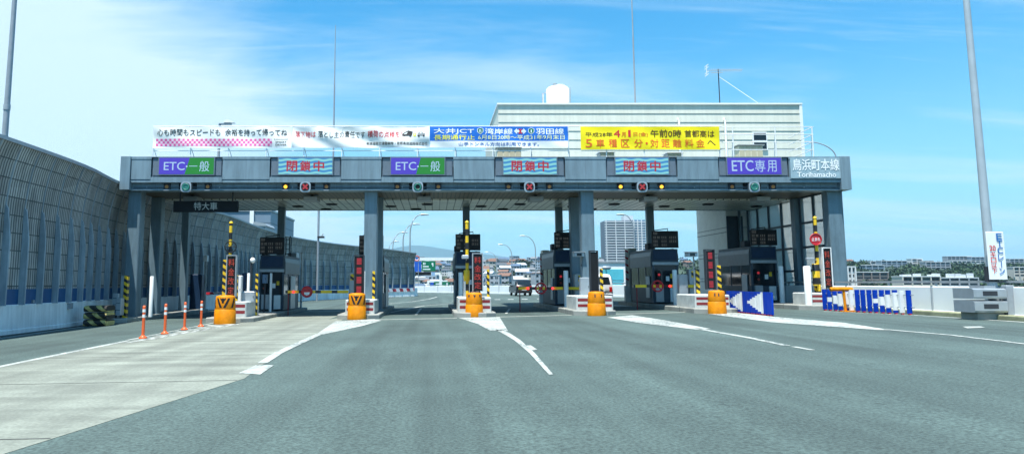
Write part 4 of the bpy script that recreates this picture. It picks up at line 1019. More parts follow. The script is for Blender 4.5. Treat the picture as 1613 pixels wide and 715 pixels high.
def bollard(i, x0, x1, y0, Y, label, top=None, m=None):
    a, b_, z0, z1 = bbx(x0, x1, y0, y0+10, Y); zb = TOP[i] if i is not None else LT
    o = MB(); r_ = (b_-a)/2; o.lathe([(r_, 0), (r_, z1-zb-.03), (r_*.8, z1-zb)], ((a+b_)/2, Y, zb), m or M_white, 14)
    tag(o.build('guard_post', None, ((a+b_)/2, Y, zb)), label, 'post', 'pale guard posts on the islands')
bollard(0, 389.5, 394, 430, 35.6, 'thin white post behind the control box on the leftmost toll island')
bollard(0, 425, 429, 430, 39.4, 'grey-white post in front of the leftmost booth window')
bollard(1, 571.5, 575.5, 427, 35.4, 'thin white post between red-block sign and wide pillar')
bollard(2, 722, 729, 429, 38.6, 'pale post at the left front of the middle booth')
bollard(3, 887.5, 895, 426, 38.4, 'pale post in front of the booth facing the red wheel gate')
bollard(4, 1059, 1066, 425, 38.2, 'pale post in front of the booth below the apartment tower')
bollard(5, 1226, 1233.5, 419, 39.0, 'pale post between the right booth and the glazed screen')
bollard(5, 1265.5, 1276, 419, 35.2, 'thick white post standing left of the red disc pole')
bollard(None, 236.5, 242.5, 435, 36.2, 'white post between the two leftmost columns')
bollard(0, 474, 477.5, 398, 46.0, 'tall thin white post behind the leftmost booth')

def pole_striped(i, x, y0, Y, label, dsc=None, y1=None):
    tp = P(x, y0, Y); zb = TOP[i]
    t = thing('banded_pole', label, 'banded pole', (tp.x, Y, zb), 'yellow and black banded poles')
    mb = MB(); mb.tube([(tp.x, Y, zb), (tp.x, Y, tp.z)], .075, S_pole, 12); mb.build('pole', t)
    mb = MB(); mb.lathe([(.09, 0), (.09, .05), (.03, .10)], (tp.x, Y, tp.z), M_yp, 12); mb.build('cap', t); return t, tp
t, tp = pole_striped(0, 364, 352, 34.4, 'banded pole with a dark hand wheel over the lamp sign by the orange posts')
c = P(364, 389, 34.3); mb = MB(); mb.ring((c.x, 34.22, c.z), .25, .025, M_blk); [mb.tube([(c.x-.24*math.cos(k*1.047), 34.22, c.z-.24*math.sin(k*1.047)), (c.x+.24*math.cos(k*1.047), 34.22, c.z+.24*math.sin(k*1.047))], .015, M_blk, 6) for k in range(3)]; mb.build('wheel', t)
t, tp = pole_striped(2, 735.5, 351, 34.8, 'banded pole with a grey camera, in front of the middle booth')
c = P(734, 405, 34.6); mb = MB(); mb.box(c.x-.2, c.x+.12, 34.35, 34.7, c.z-.07, c.z+.09, M_metal, .03); mb.tube([(c.x, 34.72, c.z), (c.x+.04, 34.78, c.z-.2)], .03, M_metal, 6); mb.build('camera', t)
c = P(735.5, 434, 34.6); mb = MB(); mb.lathe([(.12, -.25), (.14, -.2), (.14, .2), (.12, .25)], (c.x, 34.8, c.z), M_yp, 14); mb.build('sleeve', t)
t, tp = pole_striped(5, 1283.5, 344, 36.2, 'banded pole carrying a red disc by the glazed screen')
c = P(1284, 377, 36.1); mb = MB(); mb.disc((c.x, 36.04, c.z), .28, M_red, .03)
mb.ring((c.x, 36.03, c.z), .27, .022, M_red); mb.text('止まれ', c.x-.2, c.x+.2, c.z-.08, c.z+.09, 36.035, M_wtex, .02); mb.build('disc', t)
c = P(1275, 410, 36.2); mb = MB(); mb.tube([(tp.x, 36.2, c.z), (c.x, 36.0, c.z+.05)], .02, M_metal, 6); mb.box(c.x-.25, c.x+.1, 35.9, 36.1, c.z+.03, c.z+.12, M_metal, .02); mb.build('camera', t)
c = P(1283.5, 420, 36.2); mb = MB(); mb.lathe([(.11, -.9), (.13, -.85), (.13, .1), (.1, .14)], (c.x, 36.2, c.z), S_pole, 14); mb.build('sleeve', t)

# toll booths
BX = [(410, 448, 374, 401), (566, 604, 371, 400), (717.5, 756.5, 369, 395), (873, 913, 366, 392), (1026.5, 1067.5, 364, 391), (1181.5, 1222.5, 362, 387)]
BLB = ['navy and grey booth left of the long red and yellow gate arm', 'booth half hidden behind the wide pillar left of centre', 'middle booth behind the banded camera pole', 'booth behind the double columns, next to the red wheel gate', 'booth with silver side below the apartment tower', 'rightmost booth with silver side beside the glazed screen']
YB0 = 40.8
M_hood = mat('hood_steel', (.075, .098, .115), .4, .2, var=.2)
def booth(i):
    a, b_, bz0, bz1 = bbx(*BX[i], YB0); zb = TOP[i]; xm = (a+b_)/2
    t = thing('toll_booth', BLB[i], 'toll booth', (xm, YB0, zb), 'toll booths on the islands')
    y0, y1 = YB0+.08, YB0+4.6; h = bz0-zb
    zl, zw, zc, zt = zb+.85, zb+.95, zb+2.05, bz0     # sill, window foot, window head, top
    w2 = (b_-a)/2
    mb = MB()                                         # steel shell: lower body, pillars, head, rounded roof
    mb.box(a, b_, y0, y1, zb+.05, zl, M_cab, .03)
    for x0 in (a, b_-.09):
        for y in (y0, y0+1.3, y0+2.8, y1-.09): mb.box(x0, x0+.09, y, y+.09, zl, zc, M_cab)
    mb.box(a, b_, y0+.02, y1, zc, zt-.03, M_cab); mb.build('shell', t)
    mb = MB(); prof = [(a-.05, zc-.1), (a-.05, zt-.40), (a-.02, zt-.2), (a+.08, zt-.06), (a+.22, zt), (a+.22, zt-.05), (a+.06, zt-.12), (a-.0, zt-.3), (a-.0, zc-.1)]
    mb.prism(prof, y0+.1, y1, M_hood)
    mb.prism([(xm*2-x_, z_) for x_, z_ in prof][::-1], y0+.1, y1, M_hood); mb.build('side_hood', t)
    mb = MB(); mb.box(a+.09, b_-.09, y0+.03, y0+.05, zl, zc, M_glass); mb.box(a+.02, a+.04, y0+.09, y1-.09, zl, zc, M_glass); mb.box(b_-.04, b_-.02, y0+.09, y1-.09, zl, zc, M_glass); mb.build('window_glass', t)
    mb = MB(); mb.box(a-.02, b_+.02, y0-.1, y0, zc, zc+.16, M_metal, .02); mb.build('front_ledge', t)
    mb = MB(); mb.box(a+.07, b_-.07, y0-.03, y0+.018, zc+.26, zt-.1, M_navy); mb.build('navy_panel', t)
    mb = MB(); mb.box(a+.12, a+.55, y0-.12, y0-.001, zb+.1, zl+.02, M_cabl, .02); mb.build('front_cabinet', t)
    mb = MB(); mb.box(b_-.5, b_-.14, y0-.10, y0-.001, zb+.1, zl-.02, M_white, .02); mb.build('front_cabinet', t)
    mb = MB(); mb.box(a-.05, a-.002, y0+.5, y0+1.2, zb+.3, zl+.6, M_cabl, .01); mb.build('side_door', t); mb = MB(); mb.box(b_+.002, b_+.05, y0+1.8, y0+3.2, zb+.05, zc-.2, M_cabl, .01); mb.build('side_door', t)
    mb = MB(); mb.box(a+.2, a+.38, y0-.2, y0-.02, zl+.12, zl+.88, M_blk); mb.build('signal_box', t)
    mb = MB(); mb.box(xm+.02, xm+.2, y0+.012, y0+.029, zl+.35, zl+.6, M_white); mb.box(xm+.26, xm+.4, y0+.012, y0+.029, zl+.5, zl+.72, M_yp); mb.build('notice', t)
    mb = MB(); mb.box(xm-.1, xm+.22, y0+.5, y0+.8, zl, zl+.62, M_navy); mb.box(xm-.02, xm+.14, y0+.52, y0+.75, zl+.63, zl+.86, M_dark); mb.build('desk_equipment', t)
    for q in (.68, .34): mb = MB(); mb.disc((a+.29, y0-.22, zl+q), .065, E_sigr if q > .5 else mat('signal_red_dim', (.25, .03, .02), .3), .018, 12); mb.build('stop_lamp', t)
    mb = MB(); mb.text('8', xm+.05, xm+.2, zc-.3, zc-.08, y0+.026, M_metal, .01); mb.build('lane_number', t) if False else None
    # price board
    bd = None; mb = MB(); mb.box(a-.0, b_+.0, YB0-.12, YB0+.06, bz0+.02, bz1, M_blk, .015); bd = mb.build('price_board', t)
    mb = MB(); bw = b_-a; bh = bz1-bz0
    for r_, segs in ((.80, [(.05, .22)]), (.56, [(.05, .16), (.2, .3), (.36, .58), (.66, .78), (.8, .95)]), (.34, [(.05, .22), (.36, .58), (.66, .78), (.8, .95)]), (.12, [(.05, .22), (.36, .58)])):
        for u0, u1 in segs:
            nn = max(2, int((u1-u0)/.055))
            for k in range(nn):
                x = a+bw*(u0+(u1-u0)*k/nn); q = bw*.030
                mb.box(x, x+q*.35, YB0-.128, YB0-.121, bz0+bh*r_, bz0+bh*(r_+.12), E_txt); mb.box(x+q*.36, x+q*1.1, YB0-.128, YB0-.121, bz0+bh*(r_+.085), bz0+bh*(r_+.12), E_txt); mb.box(x+q*.36, x+q*1.1, YB0-.128, YB0-.121, bz0+bh*(r_), bz0+bh*(r_+.03), E_txt)
    mb.build('lettering', bd)
    mb = MB(); mb.tube([(xm-.45, YB0+.4, bz1-.25), (xm-.45, YB0+.4, bz1+.06), (xm+.3, YB0+.4, bz1+.16), (xm+.3, YB0+.4, bz1-.25)], .03, M_blk, 6); mb.box(a-.05, a+.28, YB0+.6, YB0+1.2, bz0-.02, bz0+.3, M_dark, .03); mb.build('roof_unit', t)
for i in range(6): booth(i)
# rear service cabinets behind the booths
for i, (x0, x1, y0, Y, lab) in enumerate([(452, 466, 398, 45.9, 'pale metal cabinet behind the leftmost booth'), (855.5, 866, 394, 46.2, 'cream cabinet behind the booth with the red wheel gate'), (991, 1004, 391, 46.2, 'cream cabinet behind the booth below the apartment tower'), (606.5, 611, 420, 46.2, 'slim dark cabinet behind the wide pillar left of centre')]):
    k = [0, 3, 4, 1][i]; a, b_, z0, z1 = stand(x0, x1, y0, 480, Y, k)
    t = thing('service_cabinet', lab, 'cabinet', ((a+b_)/2, Y, z0), 'service cabinets at the island ends')
    mb = MB(); mb.box(a, b_, Y, Y+.9, z0, z1, mat('cream_metal', (.66, .67, .58), .5) if i in (1, 2) else M_cabl, .02); mb.build('body', t)
    mb = MB(); mb.box(a+.05, b_-.05, Y-.012, Y-.001, z0+.1, z1-.12, M_metal); mb.box(b_-.12, b_-.08, Y-.04, Y-.013, z0+.9, z0+1.1, M_dark); mb.build('door', t)
# red and white banded gate posts at the rear
for (x0, x1, y0, Y, k, lab) in ((851.5, 855.5, 399, 46.1, 3, 'red and white banded post left of the cream cabinet and red wheel gate'), (986, 990.5, 394, 46.1, 4, 'red and white banded post left of the cream cabinet below the tower')):
    a, b_, z0, z1 = stand(x0, x1, y0, 480, Y, k); t = thing('banded_gate_post', lab, 'gate post', ((a+b_)/2, Y, z0), 'red and white raised gate arms')
    mb = MB(); mb.box(a, b_, Y, Y+.12, z0+.95, z1, S_rw); mb.build('raised_arm', t); mb = MB(); mb.box(a-.08, b_+.1, Y-.05, Y+.25, z0, z0+.94, M_white, .02); mb.build('pedestal', t)
# ladder frame on the leftmost booth
a, b_, z0, z1 = bbx(448, 456, 372, 398, 44.8); t = thing('roof_ladder', 'black hooped ladder rails on the roof of the leftmost booth', 'ladder', ((a+b_)/2, 44.8, z0))
mb = MB()
for x in (a, b_): mb.tube([(x, 44.8, TOP[0]+2.9), (x, 44.8, z1-.1), (x, 45.0, z1), (x, 45.3, z1-.1), (x, 45.3, TOP[0]+2.9)], .03, M_blk, 6)
for k in range(4): z = z1-.2-.28*k; mb.tube([(a, 44.8, z), (b_, 44.8, z)], .02, M_blk, 6)
mb.build('rails', t)

# gate arms with red discs
def gate(i, x0, x1, y, disc, flash, Y, cab, label, full):
    a = P(x0, y, Y); b2 = P(x1, y, Y)
    t = thing('gate_barrier', label, 'lane gate', (b2.x, Y, TOP[i]), 'closed lane gates')
    if cab:
        ca, cb, z0, z1 = stand(*cab, Y-.1, i)
        mb = MB(); mb.box(ca, cb, Y+.08, Y+.5, z0, z1, M_metal, .03); mb.build('cabinet', t)
        mb = MB(); mb.box((ca+cb)/2-.13, (ca+cb)/2+.13, Y+.055, Y+.079, z1-.40, z1-.08, S_zy); mb.build('hazard_plate', t)
    mb = MB(); mb.box(a.x, b2.x, Y-.06, Y+.02, a.z-.07, a.z+.07, S_arm); mb.build('arm', t)
    d = P(disc, y, Y); mb = MB()
    if full:
        mb.disc((d.x, Y-.11, d.z), .29, M_red, .03, 28); mb.ring((d.x, Y-.115, d.z), .27, .03, M_red)
        mb.prism([(d.x-.15, d.z-.02), (d.x-.12, d.z-.14), (d.x, d.z-.18), (d.x+.12, d.z-.14), (d.x+.15, d.z-.02)][::-1], Y-.125, Y-.111, M_white)
        mb.box(d.x-.16, d.x-.05, Y-.125, Y-.111, d.z+.06, d.z+.1, M_dred); mb.box(d.x+.05, d.x+.16, Y-.125, Y-.111, d.z+.06, d.z+.1, M_dred)
    else:
        mb.ring((d.x, Y-.09, d.z), .26, .045, M_red, 28)
        for k in range(4): an = math.pi/4+k*math.pi/2; mb.box(0, 0, 0, 0, 0, 0, M_red) if False else mb.tube([(d.x, Y-.09, d.z), (d.x+.25*math.cos(an), Y-.09, d.z+.25*math.sin(an))], .03, M_red, 6)
        mb.disc((d.x, Y-.10, d.z), .09, M_red, .03)
    mb.build('stop_disc', t)
    for f in flash:
        mb = MB(); p = P(f, y, Y); mb.lathe([(.05, -.05), (.06, .0), (.05, .06)], (p.x, Y-.14, p.z), E_flash, 14, 'y'); mb.build('flasher', t)
    mb = MB(); p = P(x0+(x1-x0)*.04, y, Y); mb.tube([(p.x+.02, Y-.02, a.z-.06), (p.x+.02, Y-.02, gz(p.x)+.0)], .03, M_dred, 6); mb.build('rest_leg', t)
gate(1, 450, 549, 459.5, 484, [463], 39.5, (549, 561, 429, 490), 'long closed gate arm with a solid red disc beside the leftmost booth', True)
gate(3, 814, 913, 454, 851.5, [831, 870], 39.0, (906, 927, 431, 490), 'closed gate arm with a red wheel crossing in front of the black car', False)
gate(4, 998, 1098, 450.5, 1035, [1054], 38.6, (1088, 1104, 424, 488), 'closed gate arm with a dim red wheel below the apartment tower', False)

# cameras on posts
def camera_post(i, x, y, Y, base_y, label):
    c = P(x, y, Y); zb = P(x+4, base_y, Y).z
    t = thing('lane_camera', label, 'camera', (c.x+.12, Y, TOP[i]), 'lane cameras on posts')
    mb = MB(); mb.tube([(c.x+.16, Y+.1, TOP[i]), (c.x+.16, Y+.1, c.z-.1)], .035, M_metal, 8)
    for k in range(3): mb.tube([(c.x+.16, Y+.05, c.z-.25-.2*k), (c.x+.26-.12*(k % 2), Y+.0, c.z-.34-.2*k)], .022, M_dark, 6)
    mb.build('post', t)
    mb = MB(); mb.box(c.x-.24, c.x+.24, Y-.3, Y+.2, c.z-.10, c.z+.10, M_cabl, .03); mb.box(c.x-.27, c.x+.27, Y-.36, Y+.22, c.z+.101, c.z+.13, M_metal); mb.box(c.x-.13, c.x+.1, Y-.32, Y-.301, c.z-.07, c.z+.05, M_glass); mb.build('camera', t)
camera_post(3, 911, 401, 36.6, 432, 'silver lane camera in front of the double columns')
camera_post(4, 1088, 401, 36.4, 424, 'silver lane camera between the tower booth and the white office foot')
# small lamp and boxes on the leftmost toll island
c = P(398, 410, 36.2); t = thing('globe_lamp', 'round pale lamp on a dark post on the leftmost toll island', 'lamp', (c.x, 36.2, TOP[0]))
mb = MB(); mb.tube([(c.x-.06, 36.2, TOP[0]), (c.x-.06, 36.2, c.z-.1)], .05, M_dark, 8); mb.build('post', t); mb = MB(); mb.lathe([(.04, -.13), (.11, -.08), (.13, 0), (.1, .09), (.03, .13)], tuple(c), M_refl, 14); mb.build('globe', t)
for (x0, x1, y0, y1, Y, m, k, name, lab) in ((380, 401, 459, 476, 34.5, M_cabl, 0, 'control_box', 'white control box lying on the guard block by the orange posts'), (374, 380, 434, 478, 36.0, M_white, 0, 'equipment_case', 'narrow white upright case right of the lamp sign by the orange posts'), (381, 388, 430, 455, 38, M_navy, 0, 'equipment_case', 'small blue case on a stem behind the leftmost toll island drum'), (413, 420, 432, 446, 38.5, mat('slate_blue', (.08, .15, .24), .5), 0, 'equipment_case', 'slate blue case beside the leftmost booth window'),
        (730, 740, 434, 470, 36.2, M_cabl, 2, 'equipment_case', 'silver upright case behind the banded camera pole'), (914, 929, 437, 466, 36.3, M_cabl, 3, 'equipment_case', 'white upright case beside the camera in front of the double columns'), (1070, 1084, 432, 472, 37.4, M_cabl, 4, 'equipment_case', 'silver upright case right of the booth below the tower')):
    a, b_, z0, z1 = bbx(x0, x1, y0, y1, Y); zb = TOP[k]
    t = thing(name, lab, 'box', ((a+b_)/2, Y, zb), 'equipment cases on the islands' if name == 'equipment_case' else None)
    mb = MB(); mb.box(a, b_, Y, Y+.3, z0, z1, m, .02)
    if z0-zb > .3: mb.tube([((a+b_)/2, Y+.15, zb), ((a+b_)/2, Y+.15, z0)], .04, M_dark, 8)
    mb.build('case', t)
    mb = MB(); mb.box(a+.03, b_-.03, Y-.01, Y-.001, z0+.04, z1-.05, m); mb.box(b_-.07, b_-.05, Y-.025, Y-.011, (z0+z1)/2-.05, (z0+z1)/2+.05, M_dark); mb.build('door', t)

# left kerb: striped end, cabinets, meter
a, b_, z0, z1 = bbx(189, 200, 434, 499, 35.2)
t = thing('striped_post', 'tall grey post with a striped edge against the leftmost column', 'hazard post', ((a+b_)/2, 35.2, LT), 'yellow and black striped posts')
mb = MB(); mb.box(a, b_-.16, 35.2, 35.4, LT, z1, M_metal, .01); mb.build('post', t); mb = MB(); mb.box(b_-.158, b_, 35.17, 35.4, LT, z1, S_zy); mb.build('striped_face', t)
for (x0, x1, y0, y1, lab) in ((177, 186, 462, 487, 'grey switch box fixed beside the striped post on the left kerb'), (185, 193, 469, 496, 'small pale meter box low beside the left striped post')):
    a, b_, z0, z1 = bbx(x0, x1, y0, y1, 34.9); mb = MB(); mb.box(a, b_, 34.9 if y0 < 465 else 34.7, 35.1, z0, z1, M_cabl, .02)
    for q in (.3, .7): mb.box(a+.02, b_-.02, (34.9 if y0 < 465 else 34.7)-.008, (34.9 if y0 < 465 else 34.7)-.001, z0+(z1-z0)*q-.01, z0+(z1-z0)*q+.01, M_dark)
    mb.box((a+b_)/2-.04, (a+b_)/2+.04, 35.0, 35.08, LT, z0, M_dark); tag(mb.build('switch_box', None, ((a+b_)/2, 35, LT)), lab, 'box')
c = P(313, 428, 46.5); t = thing('roadside_terminal', 'dark blue roadside unit with a white camera mast near the left lane exit', 'terminal', (c.x, 46.5, LT-.2))
mb = MB(); mb.box(c.x-.5, c.x+.2, 46.5, 47.2, gz(c.x), P(305, 432, 46.5).z, M_navy, .03); mb.build('cabinet', t); mb = MB(); mb.tube([(c.x+.4, 46.6, gz(c.x)), (c.x+.4, 46.6, P(316, 404, 46.5).z)], .07, M_metal, 8); mb.box(c.x+.28, c.x+.52, 46.4, 46.7, P(316, 412, 46.5).z, P(316, 402, 46.5).z, M_white, .02); mb.build('camera_mast', t)
a = P(317, 462, 48); b2 = P(352, 463, 48); mb = MB(); mb.box(a.x, b2.x, 48, 48.15, a.z-.07, a.z+.07, S_rwl); mb.box(a.x+.1, a.x+.2, 48.151, 48.25, gz(a.x), a.z, M_metal); mb.box(b2.x-.2, b2.x-.1, 48.151, 48.25, gz(b2.x), a.z, M_metal)
tag(mb.build('banded_rail', None, tuple(a)), 'red and white banded rail beyond the leftmost lane', 'rail')

# striped bale stack
t = thing('bale_stack', 'stack of black and yellow striped crash bales at the left kerb end', 'crash cushion', (-13.9, 31.2, gz(-13.9)))
c0 = G(148, 514); 
for r_ in range(3):
    for q in range(2):
        mb = MB(); x0 = c0.x-.47+q*.475; zb = gz(x0)+.285*r_; pr = []
        for k in range(12):
            an = 2*math.pi*k/12; pr.append((c0.y+.45+.45*math.copysign(abs(math.cos(an))**.6, math.cos(an)), zb+.14+.138*math.copysign(abs(math.sin(an))**.6, math.sin(an))))
        mb.extr(pr, x0, x0+.46, S_pad); mb.build('bale', t)

# orange delineator posts
first = None
op = [(225, 533), (259.5, 526), (290.5, 519.5), (316.5, 514.5)]
ol = ['orange delineator nearest the camera, at the tip of the hatched marking', 'second orange delineator, counted from the hatched tip', 'third orange delineator from the hatched tip', 'orange delineator nearest the yellow chevron drum']
for k, (x, y) in enumerate(op):
    g = G(x, y, .009)
    if first is None:
        t = thing('delineator_post', ol[k], 'delineator', tuple(g), 'orange delineator posts')
        mb = MB(); mb.lathe([(.12, 0), (.12, .03), (.06, .07), (.05, .1)], g, M_org, 16); mb.build('foot', t)
        mb = MB(); mb.lathe([(.045, .1), (.045, .9), (.048, .93), (.04, .97), (.01, .98)], g, M_org, 14); mb.build('tube', t)
        for h in (.62, .78):
            mb = MB(); mb.lathe([(.049, h), (.049, h+.09)], g, M_refl, 14); mb.build('reflector', t)
        first = t
    else:
        c = copy_tree(first, g); c['label'] = ol[k]

# blue arrow barriers made of slats
def slats(p0, p1, n, h, gap, arrows, label, face=None):
    """n upright slats from p0 to p1; arrows: list of (first slat, last slat) of left-pointing stepped arrows"""
    t = thing('arrow_barrier', label, 'arrow barrier', tuple((p0+p1)/2), 'blue and white arrow barriers')
    d = (p1-p0); d2 = Vector((d.x, d.y, 0)); L_ = d2.length; ax = d2.normalized(); nr = Vector((ax.y, -ax.x, 0))
    if nr.y > 0 and nr.dot(Vector((0, 0, 0))-p0) < 0: nr = -nr
    if nr.dot(-p0) < 0: nr = -nr
    wd = L_/n
    white = {}
    for (s0, s1, lo, hi) in arrows:
        for k in range(s0, s1+1):
            f = (k-s0)/max(s1-s0, 1); hh_ = lo+(hi-lo)*f; white[k] = hh_
    for k in range(n):
        c = p0+d*((k+.5)/n); mb = MB(); w_ = wd*(1-gap)
        if face: ax = Vector(face); w_ = gap
        z0 = c.z+.05; z1 = c.z+h; zc_ = (z0+z1)/2
        hw = white.get(k)
        parts = [(z0, z1, M_blue)] if hw is None else ([(zc_-hw*(h-.05)/2, zc_+hw*(h-.05)/2, M_wv)]+([(z0, zc_-hw*(h-.05)/2, M_blue), (zc_+hw*(h-.05)/2, z1, M_blue)] if hw < .97 else []))
        for (q0, q1, m) in parts: mb.obox(c+nr*(.012*(k % 2)), ax, w_/2, .035, q0, q1, m)
        mb.obox(c+nr*(.012*(k % 2)), ax, w_/2*.5, .04, c.z, z0-.001, M_red); mb.build('slat', t)
    mb = MB(); mb.tube([p0+Vector((0, 0, h*.8))-nr*.06, p1+Vector((0, 0, h*.8))-nr*.06], .02, M_metal, 6); mb.tube([p0+Vector((0, 0, h*.3))-nr*.06, p1+Vector((0, 0, h*.3))-nr*.06], .02, M_metal, 6); mb.build('link_rail', t)
slats(G(1146.5, 490.5), G(1218.5, 498), 18, .92, .0, [(1, 6, .14, .93), (9, 14, .14, .97)], 'solid blue barrier with two white stepped arrows beside a yellow drum')
slats(G(1296, 488.5), G(1439, 496), 15, .92, .175, [(1, 5, .22, .97), (9, 13, .2, .97)], 'spread-out blue and white slat barrier along the right parapet', (1, .15, 0))
# yellow barricade
c = G(1335, 491); a, b_, z0, z1 = bbx(1308, 1344, 452, 492, c.y)
t = thing('pipe_barricade', 'yellow pipe barricade standing before the spread-out slat barrier', 'barricade', (c.x, c.y, gz(c.x)))
mb = MB(); r_ = .085; zt = z1-r_; mb.tube([(a+.02, c.y, zt-.02), (a+.1, c.y, zt), (b_-.1, c.y, zt), (b_-.02, c.y, zt-.02)], r_, M_yel, 12); mb.build('top_bar', t)
for x in (a+.58, b_-.05):
    mb = MB(); mb.tube([(x, c.y, zt-.05), (x+.03, c.y, gz(x))], .055, M_yel, 10); mb.build('leg', t)
mb = MB(); mb.box(a+.45, b_, c.y-.25, c.y+.25, gz(c.x)+.004, gz(c.x)+.04, M_yel); mb.build('foot', t)

# right lamp pole with speed board and bumper
M_polel = mat('light_pole_grey', (.42, .48, .51), .45, .2, var=.12, scale=2)
tb = P(1563, 447, 25.6); YP = 25.6
xr = 19.05; xr = tb.x
t = thing('light_pole', 'tall grey lighting pole rising beyond the right parapet, carrying the ETCレーン board', 'light pole', (xr, YP, .2))
mb = MB(); mb.tube([(xr, YP, -.3), (xr, YP, 5.5), (xr, YP, 13.5)], .16, M_polel, 16, .09); mb.build('shaft', t)
mb = MB(); mb.lathe([(.2, 0), (.2, .5)], (xr, YP, 1.55), M_dark, 16); mb.build('collar', t)
a, b_, z0, z1 = bbx(1556, 1584, 365, 440, YP-.3)
t = thing('speed_board', 'white upright board with blue ETCレーン and red 20キロ以下 on the right pole', 'sign board', ((a+b_)/2, YP-.3, z0))
mb = MB(); mb.box(a, b_, YP-.30, YP-.26, z0, z1, M_white, .01); mb.build('board', t)
mb = MB(); wd = b_-a; h = z1-z0
mb.vtext('ETCレーン', a+wd*.56, a+wd*.86, z0+h*.10, z1-h*.03, YP-.302, mat('sign_blue', (.02, .16, .45), .5), .02, .1)
mb.vtext('20', a+wd*.14, a+wd*.44, z0+h*.56, z0+h*.72, YP-.302, M_rtex, .01, .1) if False else mb.text('20', a+wd*.12, a+wd*.46, z0+h*.60, z0+h*.71, YP-.302, M_rtex, .015)
mb.vtext('キロ以下', a+wd*.14, a+wd*.44, z0+h*.12, z0+h*.58, YP-.302, M_rtex, .012, .12); mb.build('lettering', t)
mb = MB(); mb.box(a+.1, b_-.1, YP-.259, YP-.15, z0+.3, z0+.38, M_metal); mb.box(a+.1, b_-.1, YP-.259, YP-.15, z1-.4, z1-.32, M_metal); mb.build('clamp', t)
t = thing('pole_guard', 'grey double-decked steel bumper at the foot of the right pole', 'guard', (tb.x, YP, gz(18)))
yg = 25.0; xa, xb = P(1531, 470, yg).x, P(1583, 470, yg).x
for (y0, y1) in ((454, 470.5), (473, 492)):
    z0, z1 = P(1557, y1, yg).z, P(1557, y0, yg).z; mb = MB(); zm = (z0+z1)/2
    mb.extr([(yg-.05, z0), (yg-.1, z0+.06), (yg-.1, z1-.04), (yg, z1), (yg+.9, z1), (yg+.9, z0)], xa, xb, M_cabl); mb.box(xa+.3, xb-.3, yg-.106, yg-.0995, zm-.07, zm+.08, M_dark); mb.build('bumper', t)
mb = MB(); mb.box(xa+.15, xb-.05, yg+.02, yg+.8, gz(18), P(1557, 492, yg).z-.003, M_conc); mb.build('footing', t)
x0, x1 = P(1585, 470, yg).x, P(1598, 470, yg).x
mb = MB(); mb.box(x0, x1, yg-.05, yg+.2, gz(18), P(1590, 449, yg).z, M_pole, .02); mb.build('end_post', t)
mb = MB(); mb.box(xa+.5, xb-.2, yg+.1, yg+.8, P(1557, 454, yg).z, P(1557, 450, yg).z, M_metal); mb.build('top_plate', t)
# left light pole
c = P(8, 210, 33.5); t = thing('light_pole', 'tall grey lighting pole behind the noise barrier at the left picture edge', 'light pole', (c.x, 33.5, -1))
mb = MB(); mb.tube([(c.x, 33.5, -8), (c.x, 33.5, 9), (c.x, 33.5, 15)], .16, M_pole, 14, .10); mb.build('shaft', t); mb = MB(); mb.lathe([(.15, 0), (.15, .25)], (c.x, 33.5, 9.2), M_metal, 14); mb.build('collar', t)

